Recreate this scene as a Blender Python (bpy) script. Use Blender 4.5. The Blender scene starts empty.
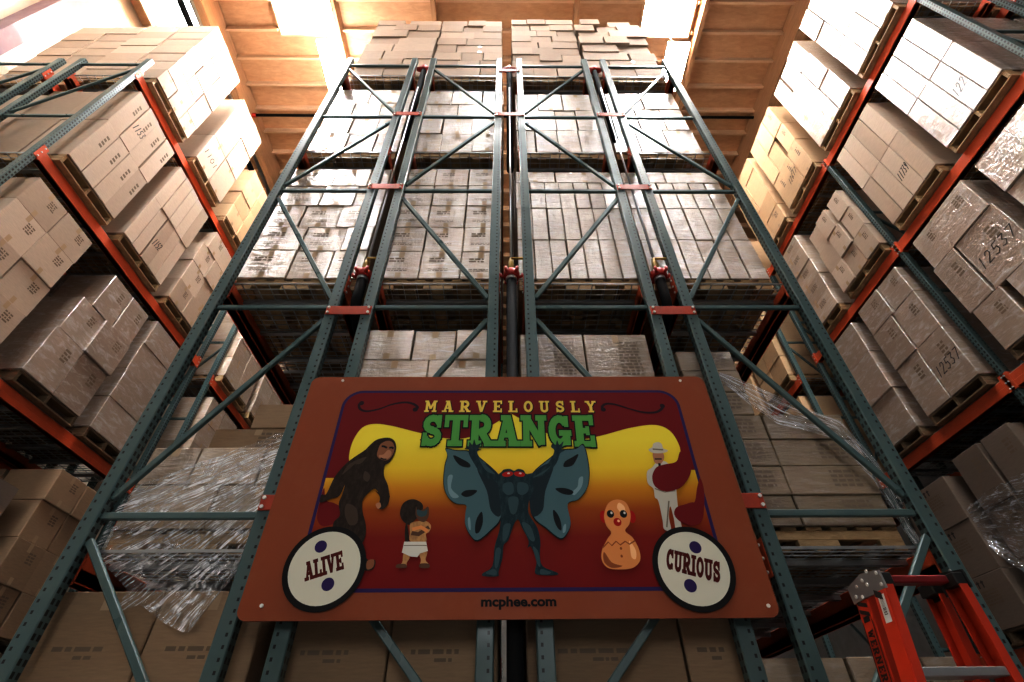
import bpy, bmesh, math, random
from mathutils import Vector, Matrix
from mathutils.bvhtree import BVHTree
from mathutils.geometry import tessellate_polygon
from mathutils import noise as mnoise
random.seed(7)
C = bpy.context.scene.collection
HZ = 1.45                      # camera height; heights below are measured from the camera unless they say world
R_ = math.radians

# ------------------------------------------------------------------ camera
FPX, TH, PS, RO = 491.0, R_(41.39), R_(-.87), R_(.6)
cam_d = bpy.data.cameras.new('camera'); cam = bpy.data.objects.new('camera', cam_d); C.objects.link(cam)
cam_d.sensor_width = 36; cam_d.lens = FPX / 1024 * 36; cam_d.clip_start = .02; cam_d.clip_end = 200
_rt = Vector((math.cos(PS), math.sin(PS), 0)); _fh = Vector((-math.sin(PS), math.cos(PS), 0)); _up = Vector((0, 0, 1))
_F = _fh * math.cos(TH) + _up * math.sin(TH); _U = -_fh * math.sin(TH) + _up * math.cos(TH)
_cr = _rt * math.cos(RO) - _U * math.sin(RO); _cu = _rt * math.sin(RO) + _U * math.cos(RO)
M = Matrix.Identity(4)
for i in range(3):
    M[i][0], M[i][1], M[i][2] = _cr[i], _cu[i], -_F[i]
M[2][3] = HZ
cam.matrix_world = M
bpy.context.scene.camera = cam
CAMP = Vector((0, 0, HZ))
def ray(u, v):
    return (_cr * ((u - 512) / FPX) + _cu * ((341 - v) / FPX) + _F)
def at(u, v, Y):               # the point of the plane y = Y that lies behind a pixel of the photograph (world)
    d = ray(u, v); return CAMP + d * (Y / d.y)
def atx(u, v, X):
    d = ray(u, v); return CAMP + d * (X / d.x)

# ------------------------------------------------------------------ materials
def mat(name, col=(.5, .5, .5), rough=.6, metal=0.0, coat=0.0):
    m = bpy.data.materials.new(name); m.use_nodes = True
    b = m.node_tree.nodes['Principled BSDF']
    b.inputs['Base Color'].default_value = (*col, 1); b.inputs['Roughness'].default_value = rough
    b.inputs['Metallic'].default_value = metal; b.inputs['Coat Weight'].default_value = coat
    return m
class NT:
    def __init__(s, m): s.m = m; s.t = m.node_tree; s.b = s.t.nodes['Principled BSDF']
    def n(s, kind, **kw):
        x = s.t.nodes.new(kind)
        for k, v in kw.items():
            if k in x.inputs and not hasattr(x, k): x.inputs[k].default_value = v
            else: setattr(x, k, v)
        return x
    def l(s, a, b): s.t.links.new(a, b)
    def math(s, op, a, b=None, c=None):
        x = s.t.nodes.new('ShaderNodeMath'); x.operation = op
        for i, q in enumerate((a, b, c)):
            if q is None: continue
            if isinstance(q, (int, float)): x.inputs[i].default_value = q
            else: s.l(q, x.inputs[i])
        return x.outputs[0]
    def pos(s, scale=(1, 1, 1), rot=(0, 0, 0), src='Position'):
        g = s.t.nodes.new('ShaderNodeNewGeometry').outputs['Position'] if src == 'Position' else s.t.nodes.new('ShaderNodeTexCoord').outputs[src]
        mp = s.t.nodes.new('ShaderNodeMapping'); mp.inputs['Scale'].default_value = scale; mp.inputs['Rotation'].default_value = rot
        s.l(g, mp.inputs['Vector']); return mp.outputs[0]
    def noise(s, vec, scale, detail=3, rough=.5, dist=0):
        x = s.t.nodes.new('ShaderNodeTexNoise'); x.inputs['Scale'].default_value = scale; x.inputs['Detail'].default_value = detail
        x.inputs['Roughness'].default_value = rough; x.inputs['Distortion'].default_value = dist
        s.l(vec, x.inputs['Vector']); return x.outputs['Fac']
    def ramp(s, fac, stops):
        x = s.t.nodes.new('ShaderNodeValToRGB'); e = x.color_ramp.elements
        while len(e) < len(stops): e.new(.5)
        for k, (p, c) in enumerate(stops):
            e[k].position = p; e[k].color = (*c, 1) if len(c) == 3 else c
        s.l(fac, x.inputs[0]); return x.outputs[0]
    def mix(s, fac, a, b, mode='MIX'):
        x = s.t.nodes.new('ShaderNodeMix'); x.data_type = 'RGBA'; x.blend_type = mode
        for i, q in ((0, fac), (6, a), (7, b)):
            if isinstance(q, (int, float)): x.inputs[i].default_value = q
            elif isinstance(q, tuple): x.inputs[i].default_value = (*q, 1)
            else: s.l(q, x.inputs[i])
        return x.outputs[2]
    def bump(s, h, strength=.3, dist=.02, inp='Normal'):
        x = s.t.nodes.new('ShaderNodeBump'); x.inputs['Strength'].default_value = strength; x.inputs['Distance'].default_value = dist
        s.l(h, x.inputs['Height']); s.l(x.outputs[0], s.b.inputs[inp]); return x

def paint(name, col, worn, rough=.38, amt=.5):
    m = mat(name, col, rough); t = NT(m)
    f = t.ramp(t.noise(t.pos(), 9, 6, .65), [(.5, (0, 0, 0)), (.78, (1, 1, 1))])
    t.l(t.mix(t.math('MULTIPLY', f, amt), col, worn), t.b.inputs['Base Color'])
    t.l(t.ramp(t.noise(t.pos(), 4, 4), [(.3, (rough - .1,) * 3), (.7, (rough + .15,) * 3)]), t.b.inputs['Roughness'])
    return m
TEAL = (.078, .122, .121)
def post_mat(name, sgn):
    """teal post with a column of punched holes down the front face (towards sgn) and two down each side face"""
    m = paint(name, TEAL, (.11, .16, .15)); t = NT(m)
    col_in = t.b.inputs['Base Color'].links[0].from_socket
    tc = t.n('ShaderNodeTexCoord'); sx = t.n('ShaderNodeSeparateXYZ'); t.l(tc.outputs['Object'], sx.inputs[0])
    nx = t.n('ShaderNodeSeparateXYZ'); t.l(tc.outputs['Normal'], nx.inputs[0])
    fz = t.math('FRACT', t.math('DIVIDE', sx.outputs[2], .0508))
    zm = t.math('LESS_THAN', t.math('ABSOLUTE', t.math('SUBTRACT', fz, .5)), .16)
    fr = t.math('MULTIPLY', t.math('LESS_THAN', t.math('ABSOLUTE', t.math('SUBTRACT', sx.outputs[0], .017 * sgn)), .0062), t.math('GREATER_THAN', t.math('ABSOLUTE', nx.outputs[1]), .7))
    sd = t.math('MULTIPLY', t.math('LESS_THAN', t.math('ABSOLUTE', t.math('SUBTRACT', t.math('ABSOLUTE', sx.outputs[1]), .017)), .0095), t.math('GREATER_THAN', t.math('ABSOLUTE', nx.outputs[0]), .7))
    zs = t.math('LESS_THAN', t.math('ABSOLUTE', t.math('SUBTRACT', fz, .5)), .27)
    k = t.math('MAXIMUM', t.math('MULTIPLY', zm, fr), t.math('MULTIPLY', zs, sd))
    t.l(t.mix(k, col_in, (.004, .005, .005)), t.b.inputs['Base Color'])
    return m

MT = {}
MT['post_p'] = post_mat('teal_post_paint_a', 1); MT['post_m'] = post_mat('teal_post_paint_b', -1)
MT['teal'] = paint('teal_brace_paint', TEAL, (.10, .15, .14), .34)
MT['orange'] = paint('orange_beam_paint', (.62, .115, .04), (.4, .08, .04), .45)
MT['spacer'] = paint('orange_plate_paint', (.40, .055, .022), (.2, .04, .02), .45)
MT['galv'] = mat('galvanised_wire', (.42, .43, .44), .35, .8)
MT['steel'] = mat('bright_steel', (.55, .55, .56), .32, .9)
MT['black_pipe'] = mat('black_pipe', (.012, .012, .013), .75)
MT['black_pipe'].node_tree.nodes['Principled BSDF'].inputs['Specular IOR Level'].default_value = .12
MT['red_fit'] = mat('red_fitting', (.42, .03, .018), .4)
MT['brass'] = mat('brass', (.32, .22, .08), .35, .8)
MT['white_bolt'] = mat('zinc_bolt', (.75, .74, .7), .35, .3)

def carton_mat(name, ca, cb, gloss, haze=0.0, shape=(2.0, 2.0, 11)):
    m = mat(name, ca, .78); t = NT(m)
    at_ = t.n('ShaderNodeAttribute'); at_.attribute_name = 'tone'
    c = t.mix(at_.outputs['Fac'], ca, cb)
    fib = t.noise(t.pos((2, 2, 16)), 7, 5, .6)
    c = t.mix(.22, c, t.ramp(fib, [(.25, (.25, .18, .12)), (.75, (.72, .6, .48))]), 'OVERLAY')
    if haze:
        hz = t.ramp(t.noise(t.pos(shape, (.3, .2, .4)), 2.4, 5, .65, .8), [(.5, (0, 0, 0)), (.72, (haze,) * 3)])
        c = t.mix(hz, c, (.72, .70, .69))
    t.l(c, t.b.inputs['Base Color'])
    if gloss:
        t.b.inputs['Coat Weight'].default_value = gloss; t.b.inputs['Coat Roughness'].default_value = .13; t.b.inputs['Coat IOR'].default_value = 2.3
        h = t.math('ADD', t.noise(t.pos(shape, (.25, .15, .1)), 2.2, 5, .62, 1.2), t.math('MULTIPLY', t.noise(t.pos((9, 9, 3), (.5, .5, 0)), 1.6, 4, .6, .6), .7))
        t.bump(h, .7, .035, 'Coat Normal')
    else:
        t.bump(t.noise(t.pos((1, 1, 1)), 60, 2), .06, .01)
    return m
PALE_A, PALE_B = (.40, .315, .245), (.53, .44, .36)
MT['pale'] = carton_mat('pale_kraft_board', PALE_A, PALE_B, 0)
MT['pale_wrap'] = carton_mat('pale_kraft_under_film', PALE_A, PALE_B, .9, .35)
MT['pale_film'] = carton_mat('pale_kraft_under_tight_film', (.36, .285, .23), (.46, .38, .325), 1.0, .6, (2.5, 2.5, 8))
MT['kraft'] = carton_mat('brown_kraft_board', (.27, .19, .12), (.35, .25, .165), 0)
MT['kraft_wrap'] = carton_mat('brown_kraft_under_film', (.28, .21, .145), (.37, .285, .2), .7, .2)
MT['shaded_kraft'] = carton_mat('shaded_kraft_board', (.16, .125, .1), (.23, .185, .15), 0)  # shade of the low side shelves put into the brown kraft colour
MT['shaded_kraft_wrap'] = carton_mat('shaded_kraft_under_film', (.17, .13, .105), (.24, .195, .16), .9, .25)  # the same shade-darkened kraft under film
MT['dimmed_wrap'] = carton_mat('dimmed_pale_board_under_film', (.32, .25, .2), (.42, .345, .29), .9, .45, (2.2, 2.2, 7))  # pale board darkened in colour where it rendered overbright
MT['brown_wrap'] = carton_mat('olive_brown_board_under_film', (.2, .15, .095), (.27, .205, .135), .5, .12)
MT['tan'] = carton_mat('tan_kraft_board', (.43, .30, .18), (.53, .385, .245), 0)
MT['tape'] = mat('packing_tape', (.45, .33, .22), .22); MT['ink'] = mat('black_print', (.035, .027, .022), .6); MT['inksoft'] = mat('faded_print', (.17, .12, .08), .7)
MT['marker'] = mat('black_marker', (.012, .011, .011), .5)

def wood(name, a, b, sc=(1, 1, 1), rough=.7):
    m = mat(name, a, rough); t = NT(m)
    g = t.noise(t.pos(sc), 3, 6, .65, .6)
    t.l(t.ramp(g, [(.3, a), (.7, b)]), t.b.inputs['Base Color']); t.bump(g, .2, .01)
    return m
MT['pallet'] = wood('pallet_timber', (.26, .165, .08), (.46, .32, .175), (3, 3, 12))
MT['pallet_dk'] = wood('dark_pallet_timber', (.14, .09, .05), (.24, .165, .095), (3, 3, 12))  # darker timber for deep pallets and lower side shelves
MT['deckwood'] = wood('roof_plywood', (.47, .285, .165), (.60, .385, .235), (1.2, 4, 1))
MT['joist'] = wood('roof_joist_timber', (.58, .40, .26), (.7, .51, .35), (1, 8, 8))
MT['glulam'] = wood('glulam_timber', (.40, .235, .13), (.52, .325, .19), (8, .8, 8))

# ------------------------------------------------------------------ mesh helpers
def obj(name, bm, mats, parent=None, loc=(0, 0, 0), smooth=False):
    me = bpy.data.meshes.new(name); bm.to_mesh(me); bm.free()
    for m in (mats if isinstance(mats, (list, tuple)) else [mats]): me.materials.append(m)
    o = bpy.data.objects.new(name, me); C.objects.link(o); o.location = loc
    if smooth:
        for p in me.polygons: p.use_smooth = True
    if parent is not None: o.parent = parent
    return o
def tag(o, label, cat, group=None, kind=None):
    o['label'] = label; o['category'] = cat
    if group: o['group'] = group
    if kind: o['kind'] = kind
    return o
def thing(name, label, cat, loc=(0, 0, 0), group=None):
    o = bpy.data.objects.new(name, None); C.objects.link(o); o.location = loc; o.empty_display_size = .1
    return tag(o, label, cat, group)
def struct(name, bm, m):
    o = obj(name, bm, m); o['kind'] = 'structure'; return o
def box(bm, x0, x1, y0, y1, z0, z1, mi=0, bev=0):
    vs = [bm.verts.new((x, y, z)) for x in (x0, x1) for y in (y0, y1) for z in (z0, z1)]
    fs = []
    for q in ((0, 1, 3, 2), (4, 6, 7, 5), (0, 4, 5, 1), (2, 3, 7, 6), (0, 2, 6, 4), (1, 5, 7, 3)):
        f = bm.faces.new([vs[i] for i in q]); f.material_index = mi; fs.append(f)
    if bev:
        es = list({e for f in fs for e in f.edges})
        bmesh.ops.bevel(bm, geom=es, offset=bev, segments=1, affect='EDGES', profile=.5)
    return vs
def nb(*a, **k):
    bm = bmesh.new(); box(bm, *a, **k); return bm
def bar(bm, p, q, w, h, mi=0, up=Vector((0, 1, 0)), bev=0):
    """rectangular bar from p to q, w across (perpendicular to up), h along up"""
    p, q = Vector(p), Vector(q); d = (q - p).normalized()
    s = d.cross(up)
    if s.length < 1e-4: s = d.cross(Vector((1, 0, 0)))
    s.normalize(); u = s.cross(d).normalized()
    vs = [bm.verts.new(c + s * a * w / 2 + u * b * h / 2) for c in (p, q) for a, b in ((-1, -1), (1, -1), (1, 1), (-1, 1))]
    fs = []
    for f in ((3, 2, 1, 0), (4, 5, 6, 7), (0, 1, 5, 4), (1, 2, 6, 5), (2, 3, 7, 6), (3, 0, 4, 7)):
        x = bm.faces.new([vs[i] for i in f]); x.material_index = mi; fs.append(x)
    if bev: bmesh.ops.bevel(bm, geom=list({e for f in fs for e in f.edges}), offset=bev, segments=1, affect='EDGES', profile=.5)
def tube(bm, pts, r, n=10, mi=0, caps=True):
    pts = [Vector(p) for p in pts]; rings = []
    rr = r if isinstance(r, (list, tuple)) else [r] * len(pts)
    for i, p in enumerate(pts):
        d = (pts[min(i + 1, len(pts) - 1)] - pts[max(i - 1, 0)]).normalized()
        a = d.cross(Vector((.13, .97, .21))).normalized(); b = d.cross(a).normalized()
        rings.append([bm.verts.new(p + (a * math.cos(2 * math.pi * k / n) + b * math.sin(2 * math.pi * k / n)) * rr[i]) for k in range(n)])
    for i in range(len(rings) - 1):
        for k in range(n):
            f = bm.faces.new((rings[i][k], rings[i][(k + 1) % n], rings[i + 1][(k + 1) % n], rings[i + 1][k])); f.material_index = mi; f.smooth = True
    if caps:
        for r_ in (rings[0][::-1], rings[-1]):
            f = bm.faces.new(r_); f.material_index = mi
ORD = ['first', 'second', 'third', 'fourth', 'fifth', 'sixth', 'seventh', 'eighth', 'ninth', 'tenth', 'eleventh', 'twelfth', 'thirteenth']

# ------------------------------------------------------------------ the racks
DECK = {0: -1.45, 1: .925, 2: 3.075, 3: 5.275, 4: 7.475}        # shelf heights from the camera
SHELF = {0: 'floor', 1: 'lowest shelf', 2: 'second shelf', 3: 'third shelf', 4: 'top shelf'}
PX = [-2.29, -1.345, -1.07, -.102, .185, 1.147, 1.425, 2.352]   # post centres of the racks that carry the sign
HB = [-.06, 1.092, 2.741, 4.406, 6.064, 7.709]
PW, PD = .085, .07
def post_bm(h):
    bm = bmesh.new()
    box(bm, -PW / 2, PW / 2, -PD / 2, PD / 2, 0, h, bev=.006)
    return bm
_post_mesh = {}
def upright(label, x0, x1, y, top, first_down, hb=HB, sgn=None):
    """one end frame: two posts, their foot plates, level and sloping braces. first_down: the top sloping brace falls towards x1"""
    t = thing('upright_frame', label, 'rack frame', (x0, y, 0))
    H = top + HZ
    for i, x in enumerate((0, x1 - x0)):
        s = (-1, 1)[i] if sgn is None else sgn
        k = (round(H, 2), s)
        if k in _post_mesh:
            p = bpy.data.objects.new('post', _post_mesh[k]); C.objects.link(p); p.parent = t
        else:
            p = obj('post', post_bm(H), MT['post_p' if s > 0 else 'post_m'], t); _post_mesh[k] = p.data
        p.location = (x, 0, 0)
        b = nb(x - .075, x + .075, -.07, .07, 0.001, .012, bev=.002); obj('foot_plate', b, MT['teal'], t)
    xa, xb = PW / 2, x1 - x0 - PW / 2
    for z in hb:
        bm = bmesh.new(); bar(bm, (xa, 0, z + HZ), (xb, 0, z + HZ), .04, .03, bev=.005); obj('level_brace', bm, MT['teal'], t)
    dn = first_down; hs = sorted(hb, reverse=True)
    for a, b in zip(hs[:-1], hs[1:]):
        p, q = (xa, 0, a - .13 + HZ), (xb, 0, b + .10 + HZ)
        if not dn: p, q = (xb, 0, a - .13 + HZ), (xa, 0, b + .10 + HZ)
        bm = bmesh.new(); bar(bm, p, q, .04, .03, bev=.005); obj('sloping_brace', bm, MT['teal'], t)
        dn = not dn
    return t
def beam(label, x, y0, y1, lv, side, group=None):
    """load beam along y with a hooked plate at each end; side: +1 when its outer face looks to +x"""
    z = DECK[lv] + HZ
    t = thing('load_beam', label, 'rack beam', (x, (y0 + y1) / 2, z - .06)); h = (y1 - y0) / 2
    bm = bmesh.new(); box(bm, -.038, .038, -h, h, -.10, .05, bev=.006)
    box(bm, -.038 + (.0 if side > 0 else -.007), .038 + (.007 if side > 0 else 0), -h, h, -.10, -.03, bev=.003)
    obj('rail', bm, MT['orange'], t)
    for s in (-1, 1):
        bm = nb(-.036, .036, s * h - .012, s * h + .012, -.11, .09, bev=.003)
        xo = side * .047
        box(bm, min(side * .043, xo), max(side * .043, xo), s * (h + .028) - .04, s * (h + .028) + .04, -.11, .09, bev=.003)
        e = obj('end_plate', bm, MT['orange'], t)
        bm = bmesh.new()
        for zz in (-.08, -.01, .06):
            tube(bm, [(side * .046, s * (h + .03), zz), (side * .056, s * (h + .03), zz)], .009, 8)
        obj('rivet', bm, MT['white_bolt'], e)
    return t
_deck_mesh = {}
def wire_deck(label, x0, x1, y0, y1, lv):
    z = DECK[lv] + HZ
    w, l = round(x1 - x0, 2), round(y1 - y0, 2)
    t = thing('wire_deck', label, 'rack deck', ((x0 + x1) / 2, (y0 + y1) / 2, z))
    if (w, l) not in _deck_mesh:
        bm = bmesh.new(); r = .0035
        n = int(l / .062)
        for i in range(n + 1):
            y = -l / 2 + l * i / n; box(bm, -w / 2, w / 2, y - r, y + r, -.012, -.005)
        n = int(w / .105)
        for i in range(n + 1):
            x = -w / 2 + w * i / n; box(bm, x - r, x + r, -l / 2, l / 2, -.006, .001)
        box(bm, -w / 2, w / 2, -l / 2 - .004, -l / 2 + .004, -.016, .001); box(bm, -w / 2, w / 2, l / 2 - .004, l / 2 + .004, -.016, .001)
        bm2 = bmesh.new()
        for f in (-.32, 0, .32): box(bm2, -w / 2 + .03, w / 2 - .03, l * f - .02, l * f + .02, -.042, -.012)
        a = obj('wire_mesh', bm, MT['galv'], t); b = obj('support_channel', bm2, MT['galv'], t); _deck_mesh[(w, l)] = (a.data, b.data)
    else:
        for nme, me in zip(('wire_mesh', 'support_channel'), _deck_mesh[(w, l)]):
            o = bpy.data.objects.new(nme, me); C.objects.link(o); o.parent = t
_pal_mesh = {}
def pallet(label, xc, yc, z, wx, wy, face, dark=False):
    """stringer pallet; face 'y': the deck boards' ends look along the aisle"""
    t = thing('wooden_pallet', label, 'pallet', (xc, yc, z))
    k = (round(wx, 2), round(wy, 2), face, dark)
    if k not in _pal_mesh:
        mt = MT['pallet_dk' if dark else 'pallet']; out = []
        swap = face == 'x'             # stringers run along x, boards across them
        def B(bm, a0, a1, b0, b1, z0, z1):
            box(bm, a0, a1, b0, b1, z0, z1, bev=.003)
        for z0, z1, n in ((.115, .135, 7), (.001, .02, 5)):
            bm = bmesh.new()
            L, W = (wx, wy) if not swap else (wx, wy)
            bw = .095
            for i in range(n):
                x = -wx / 2 + bw / 2 + (wx - bw) * i / (n - 1) if True else 0
                B(bm, x - bw / 2, x + bw / 2, -wy / 2, wy / 2, z0, z1) if face == 'x' else B(bm, -wx / 2, wx / 2, (-wy / 2 + bw / 2 + (wy - bw) * i / (n - 1)) - bw / 2, (-wy / 2 + bw / 2 + (wy - bw) * i / (n - 1)) + bw / 2, z0, z1)
            out.append(('top_boards' if z0 > .1 else 'bottom_boards', bm))
        for f in (-1, 0, 1):
            bm = bmesh.new()
            if face == 'x':
                y = f * (wy / 2 - .021)
                B(bm, -wx / 2, wx / 2, y - .019, y + .019, .062, .115)
                for a0, a1 in ((-.5, -.36), (-.12, .12), (.36, .5)): B(bm, wx * a0, wx * a1, y - .019, y + .019, .02, .063)
            else:
                x = f * (wx / 2 - .02); B(bm, x - .019, x + .019, -wy / 2, wy / 2, .02, .115)
            out.append(('stringer', bm))
        _pal_mesh[k] = [(n, obj(n, bm, mt, t).data) for n, bm in out]
    else:
        for n, me in _pal_mesh[k]:
            o = bpy.data.objects.new(n, me); C.objects.link(o); o.parent = t

# sign racks ------------------------------------------------------------------
SB = ['fourth', 'third', 'second', 'first']        # bays counted from the ladder
YF = 2.715
for b in range(4):
    x0, x1 = PX[2 * b], PX[2 * b + 1]
    lab = ('teal punched rack end frame behind sign, %s bay from the ladder' % SB[b])
    upright(lab, x0, x1, YF, 7.93, b < 2)
    upright('teal rack frame deep inside the sign rack, %s bay from the ladder' % SB[b], x0, x1, 6.40, 7.6, b < 2, sgn=1)
    for lv in (1, 2, 3, 4):
        for i, x in enumerate((x0, x1)):
            beam('orange beam under %s, %s side of the %s sign bay from the ladder' % (SHELF[lv], ('far', 'ladder')[i], SB[b]), x, YF + .047, 6.353, lv, (-1, 1)[i])
        for k in range(3):
            wire_deck('galvanised wire deck on %s, %s along the %s sign bay from ladder' % (SHELF[lv], ORD[k], SB[b]), x0 - .02, x1 + .02, 2.76 + k * 1.2, 2.76 + k * 1.2 + 1.18, lv)
def side_row(nm, xa, xb, frames, aisle, hb_top, first_down, levels=(1, 2, 3, 4)):
    """xa: aisle side, xb: far side"""
    lo, hi = min(xa, xb), max(xa, xb)
    for i, (y, top) in enumerate(frames):
        upright('teal punched upright frame, %s from the front of the %s' % (ORD[i], nm), lo + PW / 2, hi - PW / 2, y, top, first_down, [h for h in HB if h < top], sgn=1)
    for i in range(len(frames) - 1):
        y0, y1 = frames[i][0] + .047, frames[i + 1][0] - .047
        if y1 - y0 < 1: continue
        for lv in levels:
            for k, x in enumerate((xa - aisle * PW / 2, xb + aisle * PW / 2)):
                beam('orange beam under %s, %s span, %s of the %s' % (SHELF[lv], ORD[i], ('aisle edge', 'back edge')[k], nm), x, y0, y1, lv, aisle if k == 0 else -aisle)
            n = 3 if y1 - y0 > 3 else 2
            for k in range(n):
                L = (y1 - y0) / n
                wire_deck('wire deck on %s, %s panel of %s span, %s' % (SHELF[lv], ORD[k], ORD[i], nm), lo + .02, hi - .02, y0 + k * L + .01, y0 + (k + 1) * L - .01, lv)
LX, RX = -5.15, 5.20
LN, RN = 'rack across the aisle opposite the ladder', 'ladder-side rack'
side_row('aisle rack opposite ladder', LX, LX - 1.04, [(2.72, 7.85), (6.45, 7.6), (6.92, 7.6), (10.6, 7.6)], 1, 4, False)
side_row('wall rack opposite ladder', LX - 1.27, LX - 2.31, [(2.72, 7.85), (6.45, 7.6)], 1, 4, False)
side_row('ladder-side aisle rack', RX, RX + 1.04, [(-.6, 7.52), (1.75, 7.52), (4.06, 7.52), (6.38, 7.52), (6.93, 7.52), (9.25, 7.52)], -1, 4, True)
side_row('ladder-side wall rack', RX + 1.27, RX + 2.31, [(-.6, 7.52), (1.75, 7.52), (4.06, 7.52), (6.38, 7.52)], -1, 4, False, (2, 3, 4))

# ------------------------------------------------------------------ pallet loads
BOX = []       # every carton: dict(lo, hi, mat, load ...)
LOADS = []
def load(rack, bayname, lv, x0, x1, y0, y1, face, tiers, m, top_jit=.0, nd=2, num=None, prints=None, dark=False, base=None, word='tan', pal=True):
    """tiers, bottom first: (height, [break points or (a,b) spans along the face], jitter). face 'y-': looks to the camera's side,
    'x+' / 'x-': looks into the aisle. nd: cartons deep"""
    z = (DECK[lv] + HZ if base is None else base)
    if pal:
        px0, px1, py0, py1 = (x0, x1, y0, y1)
        pallet('slatted wooden pallet on %s under %s of %s' % (SHELF[lv], bayname, rack), (px0 + px1) / 2, (py0 + py1) / 2, z + .002, px1 - px0 - .02, py1 - py0 - .02, 'x', dark)
        z += .138
    LOADS.append((rack, bayname, lv)); li = len(LOADS) - 1
    for ti, tr in enumerate(tiers):
        h, br = tr[0], tr[1]; jit = tr[2] if len(tr) > 2 else .006
        if isinstance(br, int): br = [i / br for i in range(br + 1)]
        sp = br if isinstance(br[0], tuple) else list(zip(br[:-1], br[1:]))
        for ci, s in enumerate(sp):
            a, b = s[0], s[1]; zoff = s[2] if len(s) > 2 else 0
            for d in range(nd):
                g = .003
                j = random.uniform(-jit, jit); out = random.uniform(0, jit * 2.2) if d == 0 else 0
                if face[0] == 'y':
                    X0 = x0 + (x1 - x0) * a + g + j; X1 = x0 + (x1 - x0) * b - g + j
                    Y0 = y0 + (y1 - y0) * d / nd + g - out; Y1 = y0 + (y1 - y0) * (d + 1) / nd - g - out
                else:
                    Y0 = y0 + (y1 - y0) * a + g + j; Y1 = y0 + (y1 - y0) * b - g + j
                    if face == 'x+':
                        X1 = x1 - (x1 - x0) * d / nd - g + out; X0 = x1 - (x1 - x0) * (d + 1) / nd + g + out
                    else:
                        X0 = x0 + (x1 - x0) * d / nd + g - out; X1 = x0 + (x1 - x0) * (d + 1) / nd - g - out
                BOX.append(dict(lo=(X0, Y0, z + .0015), hi=(X1, Y1, z + h - .0015), m=m, load=li, tier=ti, col=ci, ncol=len(sp), d=d, face=face, num=num if (num and d == 0 and num[0] == ti and num[1] == ci) else None,
                                prints=prints if d == 0 else None, rot=random.uniform(-1, 1) * R_(.25 + jit * 15), word=word, tone=random.random()))
        z += h
W = {'pale': 'pale tan', 'pale_wrap': 'film-wrapped pale', 'pale_film': 'shiny wrapped', 'kraft': 'brown', 'kraft_wrap': 'film-wrapped brown', 'tan': 'warm tan', 'brown_wrap': 'dark brown', 'dimmed_wrap': 'film-wrapped dimmed', 'shaded_kraft': 'shade-darkened brown', 'shaded_kraft_wrap': 'film-wrapped shade-darkened'}
def cload(bay, lv, x0, x1, tiers, m, y0=2.83, y1=3.83, **k):     # a load of the sign racks, seen end on
    load('sign rack', '%s bay from ladder' % SB[bay], lv, x0, x1, y0, y1, 'y-', tiers, m, word=W[m], **k)
def rep(n, h, c, j=.006): return [(h, c, j)] * n
A3, B3, C3 = [0, .4, .72, 1], [0, .3, .64, 1], [0, .36, .68, 1]
# top shelf
cload(0, 4, -2.26, -1.15, [(.34, A3, .012), (.33, [0, .62, 1], .012), (.33, B3, .012), (.33, A3, .012), (.33, [0, .44, 1], .014), (.33, [0, .52, 1], .014), (.30, B3, .02), (.26, [(0, .42), (.5, 1)], .02)], 'pale')
cload(1, 4, -1.12, -.07, [(.33, [0, .36, .7, 1], .01), (.32, C3, .01), (.32, A3, .01), (.32, [0, .3, 1], .01), (.32, [0, .45, 1], .012), (.32, [0, .55, 1], .012), (.3, C3, .014), (.27, [0, .42, .72, 1], .014)], 'pale')
cload(2, 4, .09, 1.17, [(.34, [0, .3, .62, 1], .008)] + [(.285, [0, .4, .72, 1] if i % 2 else [0, .3, .62, 1], .01) for i in range(7)] + [(.25, [0, .25, .55, 1], .02)], 'pale')
cload(3, 4, 1.21, 2.34, [(.34, B3, .01), (.33, [0, .34, 1], .02), (.32, B3, .02), (.32, [0, .5, 1], .03), (.32, [0, .35, .7, 1], .03), (.32, [0, .45, 1], .03), (.3, B3, .03), (.26, [(.1, .4), (.55, .9)], .03)], 'pale')
# third shelf
cload(0, 3, -2.31, -1.27, [(.44, A3, .008), (.43, C3, .008), (.43, B3, .008), (.43, [0, .45, 1], .008)], 'pale_wrap')
cload(1, 3, -1.12, -.04, [(.44, [0, .32, .67, 1], .008), (.42, B3, .008), (.42, [0, .45, .8, 1], .008), (.42, [0, .36, .74, 1], .008)], 'pale_wrap')
cload(2, 3, .12, 1.14, [(.55, [0, .22, .48, .74, 1], .006), (.55, [0, .26, .5, .76, 1], .006), (.5, [0, .3, .62, 1], .006)], 'pale_wrap')
cload(3, 3, 1.27, 2.30, [(.58, B3, .006), (.58, A3, .006), (.5, [0, .55, 1], .006)], 'pale_wrap')
# second shelf
cload(0, 2, -2.33, -1.26, [(.38, A3, .006), (.36, [0, .4, .76, 1], .006), (.36, B3, .006), (.36, A3, .006), (.34, [0, .45, .8, 1], .006)], 'pale_wrap', prints='lines')
cload(1, 2, -1.12, -.05, [(.37, 3, .004)] * 4 + [(.34, 3, .004)], 'pale_wrap', prints='lines')
cload(2, 2, .10, 1.17, [(.55, 7, .003), (.52, 7, .003), (.48, 7, .003), (.22, [0, .4, 1], .003)], 'pale_wrap')
cload(3, 2, 1.26, 2.30, [(.55, 6, .003), (.52, 6, .003), (.48, 6, .003), (.22, [0, .45, 1], .003)], 'pale_wrap')
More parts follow.
